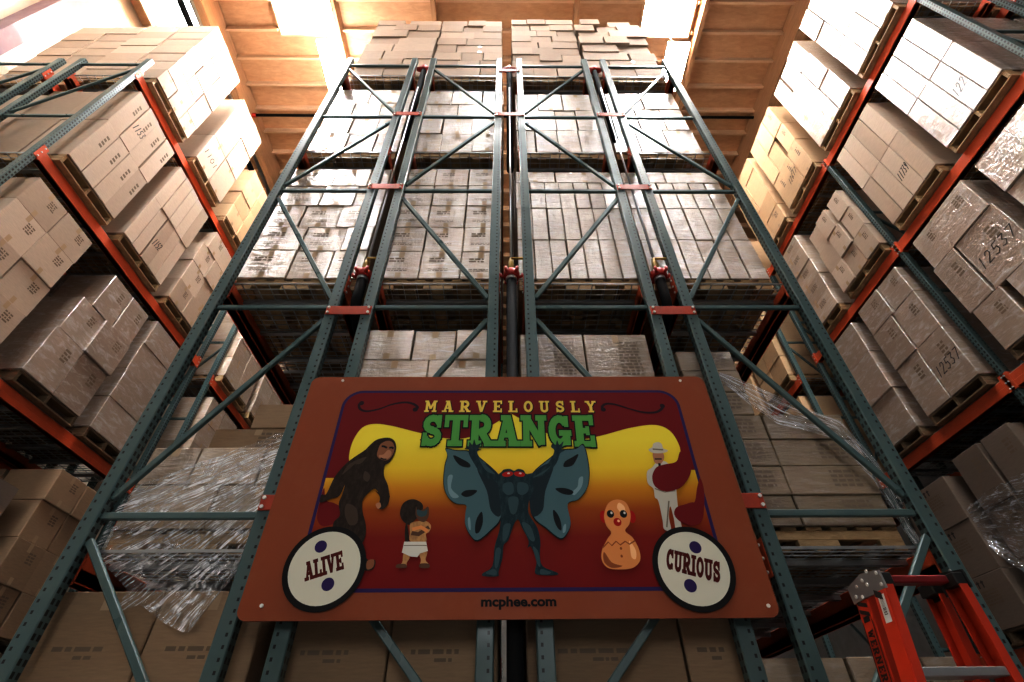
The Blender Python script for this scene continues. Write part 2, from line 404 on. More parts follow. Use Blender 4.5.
# lowest shelf
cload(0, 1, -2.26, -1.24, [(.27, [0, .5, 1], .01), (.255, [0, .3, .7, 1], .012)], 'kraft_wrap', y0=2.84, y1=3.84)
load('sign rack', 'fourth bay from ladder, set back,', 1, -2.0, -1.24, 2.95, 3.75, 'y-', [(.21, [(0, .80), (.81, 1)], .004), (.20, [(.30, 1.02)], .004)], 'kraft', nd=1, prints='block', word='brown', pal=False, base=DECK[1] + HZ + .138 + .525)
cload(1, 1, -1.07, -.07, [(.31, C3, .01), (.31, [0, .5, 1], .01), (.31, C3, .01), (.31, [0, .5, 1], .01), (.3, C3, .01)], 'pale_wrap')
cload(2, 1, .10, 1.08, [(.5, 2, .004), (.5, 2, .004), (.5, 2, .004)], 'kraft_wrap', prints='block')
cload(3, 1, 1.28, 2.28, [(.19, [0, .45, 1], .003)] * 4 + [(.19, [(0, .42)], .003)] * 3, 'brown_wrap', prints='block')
# on the floor
cload(0, 0, -2.34, -1.24, [(1.08, [0, .5, 1], .004), (.97, [0, .5, 1], .004)], 'kraft', y0=2.83, y1=3.83, prints='big')
cload(1, 0, -1.12, -.04, [(1.08, [0, .5, 1], .004), (.94, [0, .5, 1], .004)], 'kraft', y0=2.83, prints='big')
cload(2, 0, .10, 1.18, [(1.08, [0, .72, 1], .004), (.94, [0, .72, 1], .004)], 'kraft', y0=2.83, prints='big')
cload(3, 0, 1.28, 2.34, [(.36, 3, .01)] * 4 + [(.3, [0, .4, .75, 1], .015)], 'kraft_wrap', y0=2.9)
# deeper pallets in the sign racks
for b in range(4):
    x0 = (-2.30, -1.12, .1, 1.28)[b]
    for lv in (0, 1, 2, 3, 4):
        for k in range(2 if lv else 1):
            if b == 0 and lv == 1: continue
            load('sign rack', '%s bay %s pallet in' % (SB[b], ORD[k + 1]), lv, x0, x0 + 1.04, 3.98 + k * 1.15, 4.98 + k * 1.15, 'y-', rep(4, .42, 3), 'pale_wrap' if lv > 1 else 'kraft_wrap', nd=2, word='stacked pale', dark=True)

def lload(p, lv, y0, y1, tiers, m, xo=0, row='aisle', **k):
    x1 = (-5.07 if row == 'aisle' else -6.35) + xo
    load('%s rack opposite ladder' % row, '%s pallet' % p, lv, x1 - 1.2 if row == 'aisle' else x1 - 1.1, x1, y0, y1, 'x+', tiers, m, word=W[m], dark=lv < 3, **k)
def rload(p, lv, y0, y1, tiers, m, xo=0, row='aisle', **k):
    x0 = (5.12 if row == 'aisle' else 6.42) + xo
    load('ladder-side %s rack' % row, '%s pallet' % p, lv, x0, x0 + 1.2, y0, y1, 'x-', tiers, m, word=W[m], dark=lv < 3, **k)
T2, T2b = [0, .5, 1], [0, .42, 1]
# opposite the ladder
lload('front', 4, 2.86, 3.78, [(.33, 3, .006)] * 7, 'pale', num=(2, 1, '115'))
lload('second', 4, 4.07, 4.95, [(.76, [0, .5, 1], .012), (.76, [0, .5, 1], .012), (.7, [0, .5, 1], .015)], 'pale', num=(0, 0, '1101'))
lload('third', 4, 5.2, 6.05, [(.4, 2, .01), (.4, 2, .01), (.4, 2, .01), (.38, 2, .01)], 'tan')
lload('front', 3, 2.86, 3.77, [(.88, 4, .008), (.86, 4, .008)], 'pale', num=(1, 1, '1153'), prints='small')
lload('second', 3, 3.97, 4.92, [(.86, 5, .008), (.86, 5, .01)], 'pale', num=(0, 2, '1152'))
lload('third', 3, 5.12, 6.03, [(.42, T2b, .012), (.45, [0, .5, 1], .012), (.45, [0, .42, 1], .012), (.42, [(.1, .5), (.5, 1)], .015)], 'pale', prints='small')
lload('front', 2, 2.86, 3.76, [(.44, 2, .01), (.43, 2, .012), (.43, 2, .012), (.4, 2, .015)], 'pale', prints='small')
lload('second', 2, 4.08, 5.02, [(.62, [0, .5, 1], .012), (.5, [0, .45, 1], .02), (.55, [(.18, .6), (.6, 1)], .02)], 'dimmed_wrap', prints='small')
lload('third', 2, 5.2, 5.98, [(.45, 1, .008), (.45, 1, .008), (.45, 1, .008), (.42, 1, .008)], 'dimmed_wrap')
lload('second', 1, 3.98, 4.9, [(.4, 2, .012)] * 3, 'shaded_kraft')
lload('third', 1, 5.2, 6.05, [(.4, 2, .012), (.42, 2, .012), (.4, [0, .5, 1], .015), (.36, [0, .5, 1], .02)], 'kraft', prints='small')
lload('third', 0, 4.9, 5.9, rep(4, .45, 2, .02), 'shaded_kraft')
for k, nmk in enumerate(('fourth', 'fifth', 'sixth')):
    lload(nmk, 3, 7.05 + k * 1.2, 8.05 + k * 1.2, rep(4, .43, 2), 'pale_wrap'); lload(nmk, 2, 7.05 + k * 1.2, 8.05 + k * 1.2, rep(4, .43, 2), 'pale_wrap')
    lload(nmk, 4, 7.05 + k * 1.2, 8.05 + k * 1.2, rep(4, .5, 2), 'tan')
for lv, m in ((2, 'pale'), (3, 'pale'), (4, 'pale')):
    for k, nmk in enumerate(('front', 'second')):
        lload(nmk, lv, 2.9 + k * 1.15, 3.85 + k * 1.15, rep(7 if lv == 4 else 4, .33 if lv == 4 else .43, 2, .012), m, row='wall')
# ladder side
rload('front', 4, 1.87, 2.78, [(.72, 3, .006), (.72, 3, .006), (.66, 3, .01)], 'pale_wrap')
rload('second', 4, 2.95, 3.88, [(.75, 3, .008), (.72, 3, .012), (.62, [(0, .35), (.37, .68), (.7, 1)], .02)], 'pale_wrap', num=(0, 1, '11'))
rload('third', 4, 4.12, 5.05, [(.8, 3, .006), (.62, [(0, .3), (.36, .68), (.7, 1)], .008), (.7, 3, .01)], 'tan', num=(0, 1, '12617'), prints='small')
rload('fourth', 4, 5.2, 6.1, [(.44, 2, .01)] * 4 + [(.4, [0, .5, 1], .01)], 'tan', prints='small')
rload('front', 3, 1.9, 2.76, [(.85, 4, .005), (.85, 4, .005)], 'dimmed_wrap', num=(0, 1, '122'))
rload('second', 3, 2.95, 3.82, [(.85, 4, .004), (.85, 4, .004)], 'pale', num=(0, 1, '11739'))
rload('third', 3, 4.12, 5.05, [(.44, [0, .33, .66, 1], .02), (.46, [0, .3, .64, 1], .02), (.44, [(0, .3), (.36, .66), (.7, 1)], .02)], 'pale', prints='small')
rload('fourth', 3, 5.25, 6.0, [(.36, 1, .01)] * 4 + [(.3, 1, .01)], 'pale_wrap', prints='small')
rload('front', 2, 1.85, 2.72, [(.6, 2, .01), (.6, 2, .01), (.5, 2, .02)], 'pale_film')
rload('second', 2, 2.9, 3.8, [(.55, [(0, .46), (.56, 1)], .006), (.72, [(-.02, .62), (.63, 1.02)], .006), (.5, [0, .6, 1], .006)], 'dimmed_wrap', num=(1, 0, '12537'), prints='small')
rload('third', 2, 4.18, 5.05, [(.72, [0, .52, 1], .006), (.6, [0, .5, 1], .008), (.46, [0, .45, 1], .008)], 'dimmed_wrap', num=(0, 0, '12537'), prints='small')
rload('fourth', 2, 5.24, 6.0, [(.6, 1, .01), (.62, 1, .01), (.55, 1, .015)], 'dimmed_wrap')
rload('second', 1, 2.9, 3.8, rep(3, .5, 2, .02), 'shaded_kraft')
rload('third', 1, 4.27, 5.1, [(.5, 2, .01), (.5, 2, .01), (.6, [(0, .46), (.52, 1)], .01)], 'shaded_kraft', prints='small')
rload('fourth', 1, 5.32, 6.1, [(.5, 1, .01), (.52, 1, .012), (.5, 1, .01)], 'shaded_kraft', prints='mark')
rload('third', 0, 4.2, 5.1, rep(4, .5, 2, .02), 'shaded_kraft')
rload('fourth', 0, 5.3, 6.2, rep(4, .5, 2, .02), 'shaded_kraft')
for k, nmk in enumerate(('fifth', 'sixth')):
    for lv in (2, 3, 4): rload(nmk, lv, 7.05 + k * 1.15, 8.0 + k * 1.15, rep(4, .43, 2), 'tan')
for lv in (2, 3, 4):
    for k, nmk in enumerate(('front', 'second', 'third')):
        rload(nmk, lv, (1.9, 2.95, 4.2)[k], (2.8, 3.9, 5.1)[k], rep(4, .42, 2, .01), 'pale_film' if lv == 3 else 'pale', row='wall')

# which cartons show largest: cast rays over the view against every carton, the shelves and the sign
pv, pf = [], []
def addbox(lo, hi):
    k = len(pv)
    for x in (lo[0], hi[0]):
        for y in (lo[1], hi[1]):
            for z in (lo[2], hi[2]): pv.append((x, y, z))
    for q in ((0, 1, 3, 2), (4, 6, 7, 5), (0, 4, 5, 1), (2, 3, 7, 6), (0, 2, 6, 4), (1, 5, 7, 3)): pf.append([k + i for i in q])
for b in BOX: addbox(b['lo'], b['hi'])
NBX = len(BOX)
SIGN = (-1.275, 1.305, .545 + HZ, 1.975 + HZ)
addbox((SIGN[0], 2.6, SIGN[2]), (SIGN[1], 2.62, SIGN[3]))
for lv in (1, 2, 3, 4):
    z = DECK[lv] + HZ
    for x0, x1 in [(PX[2 * b], PX[2 * b + 1]) for b in range(4)] + [(LX - 2.3, LX), (RX, RX + 2.3)]: addbox((x0, -.5 if x0 > 3 else 2.75, z - .05), (x1, 9, z - .01))
bvh = BVHTree.FromPolygons(pv, pf)
hits = [0] * NBX
for iy in range(0, 682, 3):
    for ix in range(0, 1024, 3):
        r = bvh.ray_cast(CAMP, ray(ix + 1.5, iy + 1.5).normalized())
        if r[2] is not None and r[2] // 6 < NBX: hits[r[2] // 6] += 1
order = sorted(range(NBX), key=lambda i: -hits[i])
SOLO = set(i for i in order[:300] if hits[i] > 0)
for i in order[300:]:
    if BOX[i]['num'] and hits[i]: SOLO.add(i)
print('cartons', NBX, 'seen', sum(h > 0 for h in hits), 'smallest solo', hits[order[299]], 'solo', len(SOLO))

DIG = {'0': [[(.5, 1), (.1, .7), (.1, .3), (.5, 0), (.9, .3), (.9, .7), (.5, 1)]], '1': [[(.5, 0), (.55, 1)]], '2': [[(.1, .75), (.3, .98), (.7, .95), (.8, .7), (.1, .02), (.95, .05)]],
       '3': [[(.1, .95), (.8, .95), (.4, .58), (.85, .35), (.6, .03), (.1, .1)]], '5': [[(.9, .98), (.25, .95), (.2, .55), (.7, .58), (.85, .25), (.5, 0), (.1, .1)]],
       '6': [[(.75, 1), (.25, .5), (.2, .15), (.5, 0), (.8, .2), (.65, .45), (.25, .35)]], '7': [[(.1, .95), (.9, .98), (.4, 0)]], '9': [[(.85, .75), (.5, .98), (.2, .75), (.4, .5), (.82, .75), (.6, 0)]]}
def ribbon(bm, pts, w, F, mi=0):
    for p, q in zip(pts[:-1], pts[1:]):
        p, q = Vector(p), Vector(q); d = q - p
        if d.length < 1e-6: continue
        d.normalize(); s = Vector((-d.y, d.x)) * w / 2; p, q = p - d * w * .3, q + d * w * .3
        f = bm.faces.new([bm.verts.new(F(*c)) for c in (p - s, q - s, q + s, p + s)]); f.material_index = mi
def face_map(b, lo, hi, off):
    """(u, v) in metres on the carton's seen face -> local point; u runs to the reader's right"""
    if b['face'] == 'y-': return (hi[0] - lo[0]), (hi[2] - lo[2]), lambda u, v: Vector((lo[0] + u, lo[1] - off, lo[2] + v))
    if b['face'] == 'x+': return (hi[1] - lo[1]), (hi[2] - lo[2]), lambda u, v: Vector((hi[0] + off, lo[1] + u, lo[2] + v))
    return (hi[1] - lo[1]), (hi[2] - lo[2]), lambda u, v: Vector((lo[0] - off, hi[1] - u, lo[2] + v))
def rect(bm, F, u0, u1, v0, v1, mi):
    f = bm.faces.new([bm.verts.new(F(*c)) for c in ((u0, v0), (u1, v0), (u1, v1), (u0, v1))]); f.material_index = mi
def carton_bm(bm, b, lo, hi, detail, lay, rnd):
    n0 = len(bm.faces)
    box(bm, *[c for i in range(3) for c in (lo[i], hi[i])], bev=.006 if detail else 0)
    bm.faces.ensure_lookup_table()
    for f in bm.faces[n0:]: f[lay] = b['tone']
    if not detail: return
    w, h, F = face_map(b, lo, hi, .0012)
    if b['m'] in ('pale', 'tan', 'kraft', 'pale_wrap', 'kraft_wrap'):
        c = w / 2
        if w > .28:
            rect(bm, F, c - .024, c + .024, h - min(.09, h * .25), h - .007, 1); rect(bm, F, c - .024, c + .024, .007, min(.08, h * .2), 1)
    def bars(u0, v1, bw, rows, lh, mi, gap=.55):
        for r in range(rows):
            x = u0; v = v1 - r * lh
            while x < u0 + bw:
                L = rnd.uniform(.012, .05) * (lh / .025) ; L = min(L, u0 + bw - x)
                if L > .004: rect(bm, F, x, x + L, v - lh * gap, v, mi)
                x += L + lh * .35
    P = b['prints']
    if P == 'lines':
        bars(w * .2, h * .74, w * .38, 2, .034, 3); bars(w * .2, h * .34, w * .5, 2, .022, 3, .4)
        rect(bm, F, w * .52, w * .56, h * .84, h * .97, 1)
    elif P == 'block':
        bars(w * .52, h * .84, w * .32, max(3, int(h * .72 / .03)), .03, 3, .55)
    elif P == 'big':
        bars(w * .2, h * .74, w * .45, 1, .04, 3, .5); bars(w * .42, h * .70, w * .16, 1, .03, 3, .5); bars(w * .15, h * .55, w * .6, 2, .034, 3, .5); bars(w * .2, h * .3, w * .5, 2, .028, 3, .5)
    elif P == 'small':
        bars(w * .56, h * .8, w * .22, 4, h * .07, 3, .6)
    elif P == 'mark':
        bars(w * .5, h * .72, w * .26, 5, .03, 3, .6)
        for k in (0, 1):
            rect(bm, F, w * .5 + k * .06, w * .5 + k * .06 + .018, h * .78, h * .92, 2); rect(bm, F, w * .5 + k * .06 - .012, w * .5 + k * .06 + .03, h * .87, h * .9, 2)
GRP = {}
bulk = bmesh.new(); blay = bulk.faces.layers.float.new('tone'); bulk_m = {}
for i, b in enumerate(BOX):
    lo, hi = Vector(b['lo']), Vector(b['hi']); c = (lo + hi) / 2; c.z = lo.z
    if i not in SOLO:
        mi = bulk_m.setdefault(b['m'], len(bulk_m)); n0 = len(bulk.faces)
        carton_bm(bulk, b, lo, hi, False, blay, None); bulk.faces.ensure_lookup_table()
        for f in bulk.faces[n0:]: f.material_index = mi
        continue
    bm = bmesh.new(); lay = bm.faces.layers.float.new('tone')
    l, h = lo - c, hi - c
    carton_bm(bm, b, l, h, True, lay, random.Random(b['load'] * 7 + 1))
    rack, bay, lv = LOADS[b['load']]
    o = obj('carton', bm, [MT[b['m']], MT['tape'], MT['ink'], MT['inksoft']], None, c); o.rotation_euler.z = b['rot']
    if b['face'] == 'y-': pos = '%s column from ladder' % ORD[b['ncol'] - 1 - b['col']]
    else: pos = '%s column from front' % ORD[b['col']]
    back = ' rear' if b['d'] else ''
    shelf = SHELF[lv]
    tag(o, '%s%s %s-tier carton, %s, %s, %s, %s' % (b['word'], back, ORD[b['tier']] if b['tier'] else 'bottom', pos, shelf, bay.replace(',', ''), rack.replace(' rack', '')), 'carton', 'cartons on the %s of the %s' % (shelf, rack))
    if b['num']:
        bm = bmesh.new(); s = b['num'][2]; w, hh, F = face_map(b, l, h, .0022)
        ch = min(.135, hh * .4); cw = min(ch * .62, w * .9 / len(s) / 1.25); u = (w - len(s) * cw * 1.25) / 2; v = (hh - ch) * .42
        for k, d in enumerate(s):
            for st in DIG[d]: ribbon(bm, [(u + k * cw * 1.25 + p[0] * cw + p[1] * .02, v + p[1] * ch + k * .006) for p in st], .011, F)
        q = obj('handwritten_number', bm, MT['marker'], o)
bo = obj('carton_mass', bulk, [MT[m] for m in bulk_m]); tag(bo, 'many small and half hidden cartons filling the shelves behind the others', 'cartons', None, 'stuff')

# ------------------------------------------------------------------ row spacers and sprinkler pipes between the sign racks
def spacer(label, x0, x1, zr, y=2.672):
    t = thing('row_spacer', label, 'rack spacer', ((x0 + x1) / 2, y, zr + HZ)); w = (x1 - x0) / 2 + .035
    obj('plate', nb(-w, w, -.004, .004, -.045, .045, bev=.003), MT['spacer'], t)
    for sx in (-1, 1):
        for sz in (-1, 1):
            bm = bmesh.new(); tube(bm, [(sx * (w - .02), -.004, sz * .026), (sx * (w - .02), -.014, sz * .026)], .011, 8); obj('bolt', bm, MT['white_bolt'], t)
GAP = ['between third and fourth sign bays from ladder', 'in the middle gap of the sign rack', 'between first and second sign bays from ladder']
for g, zs in ((0, (1.15, 2.67, 4.42, 6.06)), (1, (6.06,)), (2, (1.15, 2.67, 4.42, 6.06))):
    for k, z in enumerate(zs):
        spacer('orange bolted spacer plate %s, %s from the bottom' % (GAP[g], ORD[k]), PX[2 * g + 1], PX[2 * g + 2], z)
spacer('pale steel tie bracket high up in the middle gap of the sign rack', PX[3] + .03, PX[4] - .03, 7.45)
for g in range(3):
    xm = (PX[2 * g + 1] + PX[2 * g + 2]) / 2 + (.01, 0.0, .0)[g]; y = 2.735
    t = thing('sprinkler_riser', 'black sprinkler pipe with red coupling %s' % GAP[g], 'sprinkler pipe', (xm, y, 0))
    zc = 3.12 + HZ
    bm = bmesh.new(); tube(bm, [(0, 0, 0), (0, 0, zc)] if g == 1 else [(0, 3.6, zc - .42), (0, .12, zc - .42), (0, .04, zc - .38), (0, 0, zc - .28), (0, 0, zc)], .042, 12); obj('pipe', bm, MT['black_pipe'], t)
    bm = bmesh.new(); tube(bm, [(0, 0, zc - .01), (0, 0, zc + .01), (0, 0, zc + .05), (0, 0, zc + .075)], [.062, .07, .07, .05], 14)
    for k in range(6):
        a = k * math.pi / 3; p = Vector((math.cos(a), math.sin(a), 0)); tube(bm, [p * .06 + Vector((0, 0, zc + .005)), p * .092 + Vector((0, 0, zc + .02)), p * .092 + Vector((0, 0, zc + .045))], .014, 6)
    cp = obj('coupling', bm, MT['red_fit'], t)
    bm = bmesh.new(); tube(bm, [(0, 0, zc - .045), (0, 0, zc - .012)], .048, 12); obj('collar', bm, MT['steel'], t)
    bm = bmesh.new(); tube(bm, [(0, 0, zc + .07), (.0, 0, zc + .13), (0, 0, zc + .16), (0, 0, zc + .24)], [.022, .03, .03, .02], 10)
    v = obj('valve', bm, MT['brass'], t)
    bm = bmesh.new(); bar(bm, (0, -.03, zc + .215), (.12, -.03, zc + .215), .012, .018); obj('lever', bm, mat('yellow_lever_%d' % g, (.45, .28, .05), .4), v)
    bm = bmesh.new(); tube(bm, [(0, 0, zc + .24), (0, 0, 7.0 + HZ)], .012, 8); obj('thin_pipe', bm, MT['steel'], t)
    bm = bmesh.new(); z0 = (5.6, 4.9, 5.6)[g] + HZ; tube(bm, [(.0, .03, z0), (0, .03, 7.74 + HZ)], .038, 12); obj('upper_pipe', bm, MT['black_pipe'], t)
    bm = bmesh.new(); z1 = 7.72 + HZ
    tube(bm, [(-.10, .03, z1 + .01), (-.05, .03, z1), (.05, .03, z1), (.10, .03, z1 + .01)], [.03, .042, .042, .03], 12); tube(bm, [(0, .03, z1 - .06), (0, .03, z1 + .06)], .05, 12)
    obj('tee', bm, MT['red_fit'], t)

# ------------------------------------------------------------------ the painted sign
SY = 2.60
sg = thing('painted_sign', 'large red-brown painted show sign with a yellow scene bolted across the teal rack', 'sign', (0, SY, HZ))
def S(u, v):
    p = at(u, v, SY); return Vector((p.x, p.z - HZ))
def Z(x0, y0, s):
    return lambda pts: [S(x0 + x / s, y0 + y / s) for x, y in pts]
def crom(pts, n=6, closed=True):
    out = []; N = len(pts); pts = [Vector(p) for p in pts]
    for i in range(N if closed else N - 1):
        g = lambda k: pts[k % N] if closed else pts[min(max(k, 0), N - 1)]
        a, b, c, d = g(i - 1), g(i), g(i + 1), g(i + 2)
        for k in range(n):
            t = k / n; out.append(.5 * ((2 * b) + (c - a) * t + (2 * a - 5 * b + 4 * c - d) * t * t + (3 * b - a - 3 * c + d) * t ** 3))
    if not closed: out.append(pts[-1])
    return out
class Art:
    """flat painted shapes on the sign's face, later layers nearer the viewer"""
    depth = .0004
    def __init__(s): s.bm = bmesh.new(); s.mats = []; s.todo = []
    def mi(s, m):
        if m not in s.mats: s.mats.append(m)
        return s.mats.index(m)
    def poly(s, pts, m, k=0): s.todo.append((k, len(s.todo), pts, m))
    def put(s, pts, m):
        Art.depth += 8e-6; y = -Art.depth
        vs = [s.bm.verts.new((p[0], y, p[1])) for p in pts]
        for t in tessellate_polygon([[Vector((p[0], p[1], 0)) for p in pts]]):
            try: f = s.bm.faces.new([vs[i] for i in t])
            except ValueError: continue
            f.normal_update()
            if f.normal.y > 0: f.normal_flip()
            f.material_index = s.mi(m)
    def ell(s, c, rx, rz, m, k=0, rot=0, n=28):
        cr, sr = math.cos(rot), math.sin(rot); P = []
        for i in range(n):
            a = 2 * math.pi * i / n; x, z = rx * math.cos(a), rz * math.sin(a); P.append((c[0] + x * cr - z * sr, c[1] + x * sr + z * cr))
        s.poly(P, m, k)
    def line(s, pts, w, m, k=0):
        ww = w if isinstance(w, (list, tuple)) else [w] * len(pts)
        L, R = [], []
        for i, p in enumerate(pts):
            d = (Vector(pts[min(i + 1, len(pts) - 1)]) - Vector(pts[max(i - 1, 0)])).normalized(); nrm = Vector((-d.y, d.x)) * ww[i] / 2
            L.append(Vector(p) + nrm); R.append(Vector(p) - nrm)
        for i in range(len(pts) - 1): s.poly([L[i], L[i + 1], R[i + 1], R[i]], m, k)
    def done(s, name, label=None):
        for k, i, pts, m in sorted(s.todo, key=lambda q: q[:2]):
            s.put(pts, m)
        o = obj(name, s.bm, s.mats, sg)
        if label: o['label'] = label
        Art.depth += .0001; return o
def ink(name, col, rough=.55):
    m = mat(name, col, rough); m.node_tree.nodes['Principled BSDF'].inputs['Specular IOR Level'].default_value = .12; return m
K = {n: ink('sign_' + n, c) for n, c in dict(brown=(.155, .042, .018), navy=(.04, .022, .10), maroon=(.17, .012, .014), yellow=(.68, .5, .05), green=(.11, .33, .085), dark=(.012, .014, .016), title=(.72, .55, .12),
    cream=(.62, .6, .5), black=(.014, .012, .012), letter=(.09, .012, .01), fur=(.028, .018, .013), furhi=(.075, .05, .035), face=(.26, .115, .06), facehi=(.42, .21, .12), wing=(.085, .155, .17), winghi=(.2, .3, .32), wingdk=(.018, .032, .04),
    body=(.014, .032, .04), bodyhi=(.045, .085, .095), eye=(.4, .015, .01), white=(.62, .6, .54), skin=(.66, .28, .10), skinhi=(.85, .52, .28), skindk=(.28, .085, .03), squirrel=(.12, .06, .035), squirrelhi=(.5, .28, .12), suit=(.5, .47, .4), suitdk=(.2, .17, .13), curl=(.028, .012, .018)).items()}
bb = bmesh.new(); _P = []
for cx, cz, a0 in ((SIGN[1] - .05, SIGN[3] - HZ - .05, 0), (SIGN[0] + .05, SIGN[3] - HZ - .05, 90), (SIGN[0] + .05, SIGN[2] - HZ + .05, 180), (SIGN[1] - .05, SIGN[2] - HZ + .05, 270)):
    for i in range(7): _P.append((cx + .05 * math.cos(R_(a0 + 15 * i)), cz + .05 * math.sin(R_(a0 + 15 * i))))
_a = [bb.verts.new((x, 0, z)) for x, z in _P]; _b = [bb.verts.new((x, .012, z)) for x, z in _P]
bb.faces.new(_a); bb.faces.new(_b[::-1])
for i in range(len(_P)): j = (i + 1) % len(_P); bb.faces.new((_a[j], _a[i], _b[i], _b[j]))
pn = obj('panel', bb, MT.setdefault('signbrown', paint('sign_board_paint', (.27, .078, .035), (.36, .17, .1), .5, .12)), sg)
MT['signbrown'].node_tree.nodes['Principled BSDF'].inputs['Specular IOR Level'].default_value = .15
# inner picture: printed yellow-to-red field
m = mat('sign_printed_fade', (.5, .3, .05), .55); t = NT(m); t.b.inputs['Specular IOR Level'].default_value = .12
tc = t.n('ShaderNodeTexCoord'); sx = t.n('ShaderNodeSeparateXYZ'); t.l(tc.outputs['Object'], sx.inputs[0])
z_lo, z_hi = S(512, 588)[1], S(512, 440)[1]
fac = t.math('DIVIDE', t.math('SUBTRACT', sx.outputs[2], z_lo), z_hi - z_lo)
t.l(t.ramp(fac, [(0, (.19, .010, .010)), (.30, (.21, .016, .010)), (.48, (.32, .075, .012)), (.63, (.56, .25, .02)), (.78, (.74, .53, .045)), (1, (.78, .65, .07))]), t.b.inputs['Base Color'])
def rrect(x0, x1, z0, z1, r, n=8):
    P = []
    for cx, cz, a0 in ((x1 - r, z1 - r, 0), (x0 + r, z1 - r, 90), (x0 + r, z0 + r, 180), (x1 - r, z0 + r, 270)):
        for i in range(n + 1):
            a = R_(a0 + 90 * i / n); P.append((cx + r * math.cos(a), cz + r * math.sin(a)))
    return P
IX0, IX1 = S(331, 454)[0], S(689, 445)[0]; IZ0, IZ1 = S(512, 589)[1], S(512, 392)[1]
A = Art(); A.poly(rrect(IX0 - .012, IX1 + .012, IZ0 - .012, IZ1 + .012, .12), K['navy']); A.done('border_line')
A = Art(); A.poly(rrect(IX0 + .006, IX1 - .006, IZ0 + .006, IZ1 - .006, .105), m); A.done('picture_field')
# maroon curtain shape with its curled lower ends
A = Art(); zl = IX0 + .006; zr = IX1 - .006
lower_l = crom([S(*p) for p in [(336, 478), (340, 483), (347, 474), (350, 466), (349, 456), (353, 441), (362, 428), (374, 424), (392, 426), (420, 433), (447, 438.5), (470, 437), (494, 424), (511, 413.5)]], 5, False)
lower_r = crom([S(*p) for p in [(511, 413.5), (530, 424), (553, 436), (575, 440), (600, 436), (630, 428), (655, 425), (670, 431), (679, 445), (680, 456), (674, 463), (664, 465), (656, 468), (652, 477), (655, 487), (666, 492), (680, 488), (688, 479), (691, 470)]], 5, False)
top = [p for p in rrect(IX0 + .006, IX1 - .006, IZ0 + .006, IZ1 - .006, .105) if p[1] > (IZ0 + IZ1) / 2]
A.poly([Vector(p) for p in top] + [Vector((zl, lower_l[0][1]))] + lower_l + lower_r[1:] + [Vector((zr, lower_r[-1][1]))], K['maroon'])
A.poly(crom([S(*p) for p in [(694, 503), (684, 505), (676, 508), (674, 515), (680, 522), (692, 526), (701, 522), (704, 510), (704, 490), (700, 478), (697, 488)]], 5), K['maroon'])
A.poly(crom([S(*p) for p in [(326, 500), (334, 503), (341, 508), (340, 518), (333, 524), (322, 526), (317, 518), (319, 505), (324, 488)]], 5), K['maroon'])
A.done('maroon_curtain')
# curls
for pts in (Z(300, 380, 5.68)([(350, 132), (336, 140), (342, 165), (380, 178), (450, 165), (520, 140), (590, 128), (640, 135), (668, 155), (655, 168)]),
            Z(580, 380, 2.844)([(66, 84), (63, 76), (75, 68), (100, 70), (140, 82), (180, 92), (215, 92), (232, 82), (234, 74)])):
    A = Art(); P = crom(pts, 5, False); n = len(P)
    A.line(P, [.008 + .010 * abs(1 - 2 * i / (n - 1)) ** .5 for i in range(n)], K['curl']); A.ell(P[0], .016, .016, K['curl']); A.ell(P[-1], .016, .016, K['curl']); A.done('curl_ornament')

